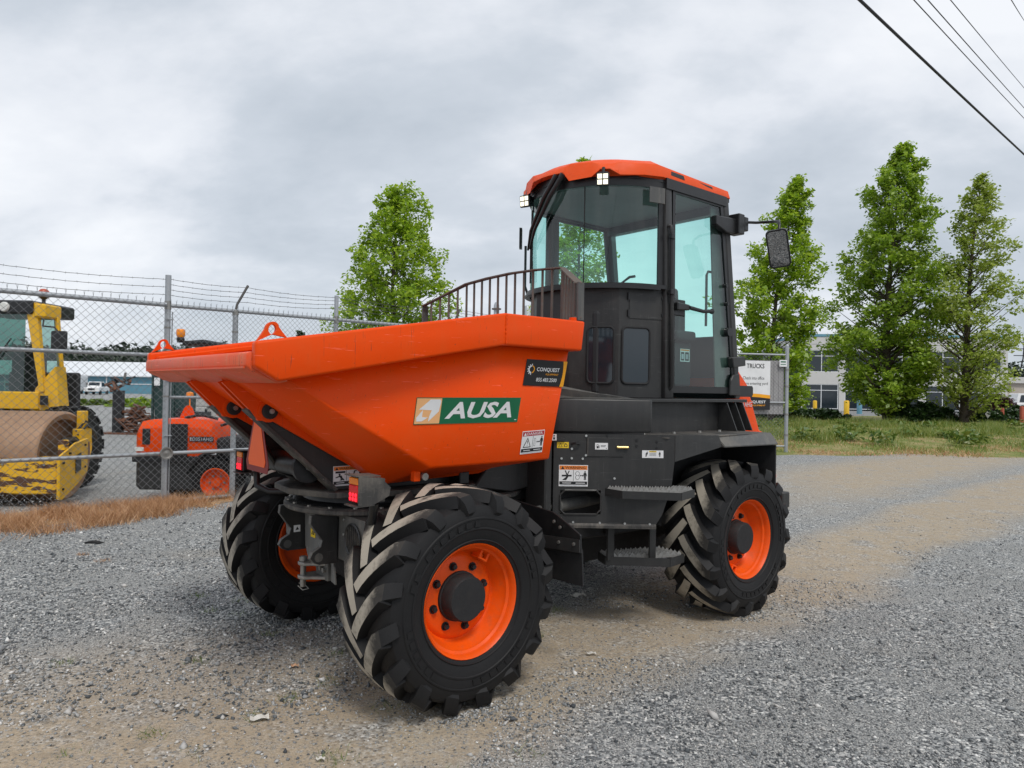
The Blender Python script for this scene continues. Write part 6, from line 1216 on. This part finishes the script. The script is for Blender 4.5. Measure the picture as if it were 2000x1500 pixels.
b = MB(); b.tube([(0, 0, .012), (.06, .02, .02), (.12, .0, .014), (.16, .03, .012)], [.008, .014, .012, .004], 6); b.tube([(.02, .03, .01), (.07, .05, .018), (.12, .05, .01)], [.006, .012, .005], 6); o = b.build('rag', 'black_rubber', smooth=50); o.location = (-4.15, 6.95, 0); o.scale = (1.1, 1.1, 1); tag(o, 'black rag lying on the gravel near the dry grass', 'litter')

# ---- buildings and things beyond the verge
OB = thing('office_building', 'white two-storey office building with dark windows behind the trees', 'building', (35.5, 69, 0), R(-4))
b = MB(); b.box(-7.2, 12, .12, 14, 0, 7.1); b.build('wall_core', 'bwin', OB)
b = MB(); b.box(-7.3, 12.1, -.05, 14.1, 6.45, 7.2); b.build('parapet', 'stucco', OB, bevel=.03)
b = MB(); b.box(-7.25, 12.05, -.03, .12, 2.55, 3.75); b.build('spandrel', 'stucco', OB)
for x in (-7.2, -3.35, .4, 4.2, 8.0, 11.8):
    b = MB(); b.box(x-.28, x+.28, -.035, .12, 0, 6.45); b.build('pier', 'stucco', OB)
b = MB(); b.box(-7.25, 12.05, -.02, .12, 5.9, 6.45); b.build('head_band', 'stucco', OB)
for x0 in (-6.92, -3.07, .68, 4.48, 8.28):
    for (z0, z1) in ((.15, 2.55), (3.75, 5.9)):
        w0 = 3.24; b = MB(); b.box(x0, x0+w0, .05, .10, z0, z1); pn = b.build('window', 'bwin', OB)
        for (a_, c_) in ((0, .07), (w0/2-.035, w0/2+.035), (w0-.07, w0)):
            b = MB(); b.box(x0+a_, x0+c_, .0, .06, z0, z1); b.build('mullion', 'warehouse_white', pn)
        for zz_ in (z0, z1-.62, z1-.06):
            b = MB(); b.box(x0, x0+w0, -.002, .058, zz_, zz_+.06); b.build('transom', 'warehouse_white', pn)
b = MB(); b.box(-7.35, 12.15, -.1, 14.2, 7.2, 7.45); b.build('coping', 'warehouse_blue', OB)
LB = thing('low_building', 'low beige flat-roofed building at the right edge', 'building', (56, 76, 0))
b = MB(); b.box(-11, 20, 0, 16, 0, 3.1); b.build('wall', 'beige_wall', LB); b = MB(); b.box(-11.3, 20.3, -.3, 16.3, 3.1, 3.75); b.build('roof_fascia', 'stucco', LB)
for x in (-6, 2, 9):
    b = MB(); b.box(x, x+2.6, -.03, .02, .9, 2.1); w1 = b.build('window', 'bwin', LB); b = MB(); b.box(x-.1, x+2.7, -.06, -.0, .78, .9); b.build('sill', 'stucco', w1)
def bollard(x, y, m_, label, h=1.0, r_=.09, g='bollards'):
    b = MB(); b.lathe([(r_, 0), (r_, h-.05), (r_*.8, h), (0, h+.02)], 'z', (0, 0, 0), 14); b.lathe([(r_*1.25, 0), (r_*1.25, .04), (r_, .05)], 'z', (0, 0, 0), 14); o = b.build('bollard', m_, smooth=50); o.location = (x, y, 0); return tag(o, label, 'bollard', g)
bollard(22.2, 52, 'bollard_yellow', 'left yellow bollard in front of the office windows', 1.1, .14); bollard(26.4, 56, 'bollard_yellow', 'right yellow bollard beside the grey-blue one at the office', 1.1, .2); bollard(28.4, 58, 'warehouse_blue', 'grey-blue bollard next to the yellow one at the office', 1.1, .2)
bollard(26.25, 38.0, 'bollard_red', 'left of the two faded red posts at the right hedge', 1.0, .09); bollard(27.3, 38.0, 'bollard_red', 'right of the two faded red posts at the right hedge', 1.1, .10)
def car(x, y, rz, label):
    t = far_truck(x, y, rz, label, L=4.8, h=1.85); t.location.z = 0.02; t['group'] = 'cars in the office car park'; t['category'] = 'pickup'; t.name = 'parked_pickup'; return t
car(37.2, 52.0, 1.35, 'white pickup parked behind the right-hand hedge')
# refinery stacks on the skyline
def stack(x, y, h, r_, label):
    t = thing('refinery_tower', label, 'tower', (x, y, 0)); b = MB(); b.lathe([(r_, 0), (r_, h), (r_*.6, h+.6), (0, h+.7)], 'z', (0, 0, 0), 14); b.build('column', 'galv', t, smooth=40)
    for k in range(0 if 'plain' in label else 4):
        b = MB(); z = h*(.58+.125*k); b.lathe([(r_, z), (r_*(2.6-.3*k), z), (r_*(2.6-.3*k), z+.25), (r_, z+.25)], 'z', (0, 0, 0), 14); b.build('platform', 'rail_rust', t)
    return t
stack(-3.3, 140, 18.0, .55, 'grey refinery column seen between the guard bars, left one'); stack(3.0, 150, 18.6, 1.0, 'plain grey refinery stack seen between the guard bars, right one'); stack(31.5, 160, 22, 1.6, 'refinery tower seen through the cab door glass')
PY = thing('transmission_pylon', 'dark lattice pylon top at the far right skyline', 'pylon', (190, 262, 0))
for s1, s2 in ((-1, -1), (1, -1), (1, 1), (-1, 1)):
    b = MB(); b.tube([(s1*3, s2*3, 0), (s1*.9, s2*.9, 16), (s1*.6, s2*.6, 23)], .22, 4); b.build('leg', 'black', PY)
for z in (17, 19.5, 22):
    b = MB(); b.tube([(-5, 0, z), (5, 0, z)], .2, 4); b.build('cross_arm', 'black', PY)

# ---- overhead wires
def cable(name, label, A_, B_, r_, sag):
    A_, B_ = Vector(A_), Vector(B_); d = B_-A_; A2 = A_-d*1.6; B2 = B_+d*2.2; pts = []
    for k in range(41):
        f = k/40; pts.append(A2.lerp(B2, f)+Vector((0, 0, -sag*4*f*(1-f)+sag*.88)))
    b = MB(); b.tube(pts, r_, 6); return tag(b.build(name, 'black_rubber', smooth=60), label, 'cable', 'overhead wires')
cable('overhead_cable', 'thickest black overhead cable, lowest of the wires at upper right', (6.47, 13.5, 9.16), (19.36, 27.0, 10.88), .030, .25)
cable('overhead_cable', 'thin wire next above the thick black cable', (8.946, 16, 10.531), (21.5, 30, 13.43), .012, .2)
cable('overhead_cable', 'third thin wire counted up from the thick cable', (9.26, 16, 10.54), (21.5, 30, 13.87), .012, .2)
cable('overhead_cable', 'fourth thin wire counted up from the thick cable', (9.78, 16, 10.54), (21.48, 30, 14.73), .010, .2)
cable('overhead_cable', 'thin wire cutting only the extreme upper right corner', (11.15, 16, 10.57), (21.45, 30, 17.6), .010, .2)
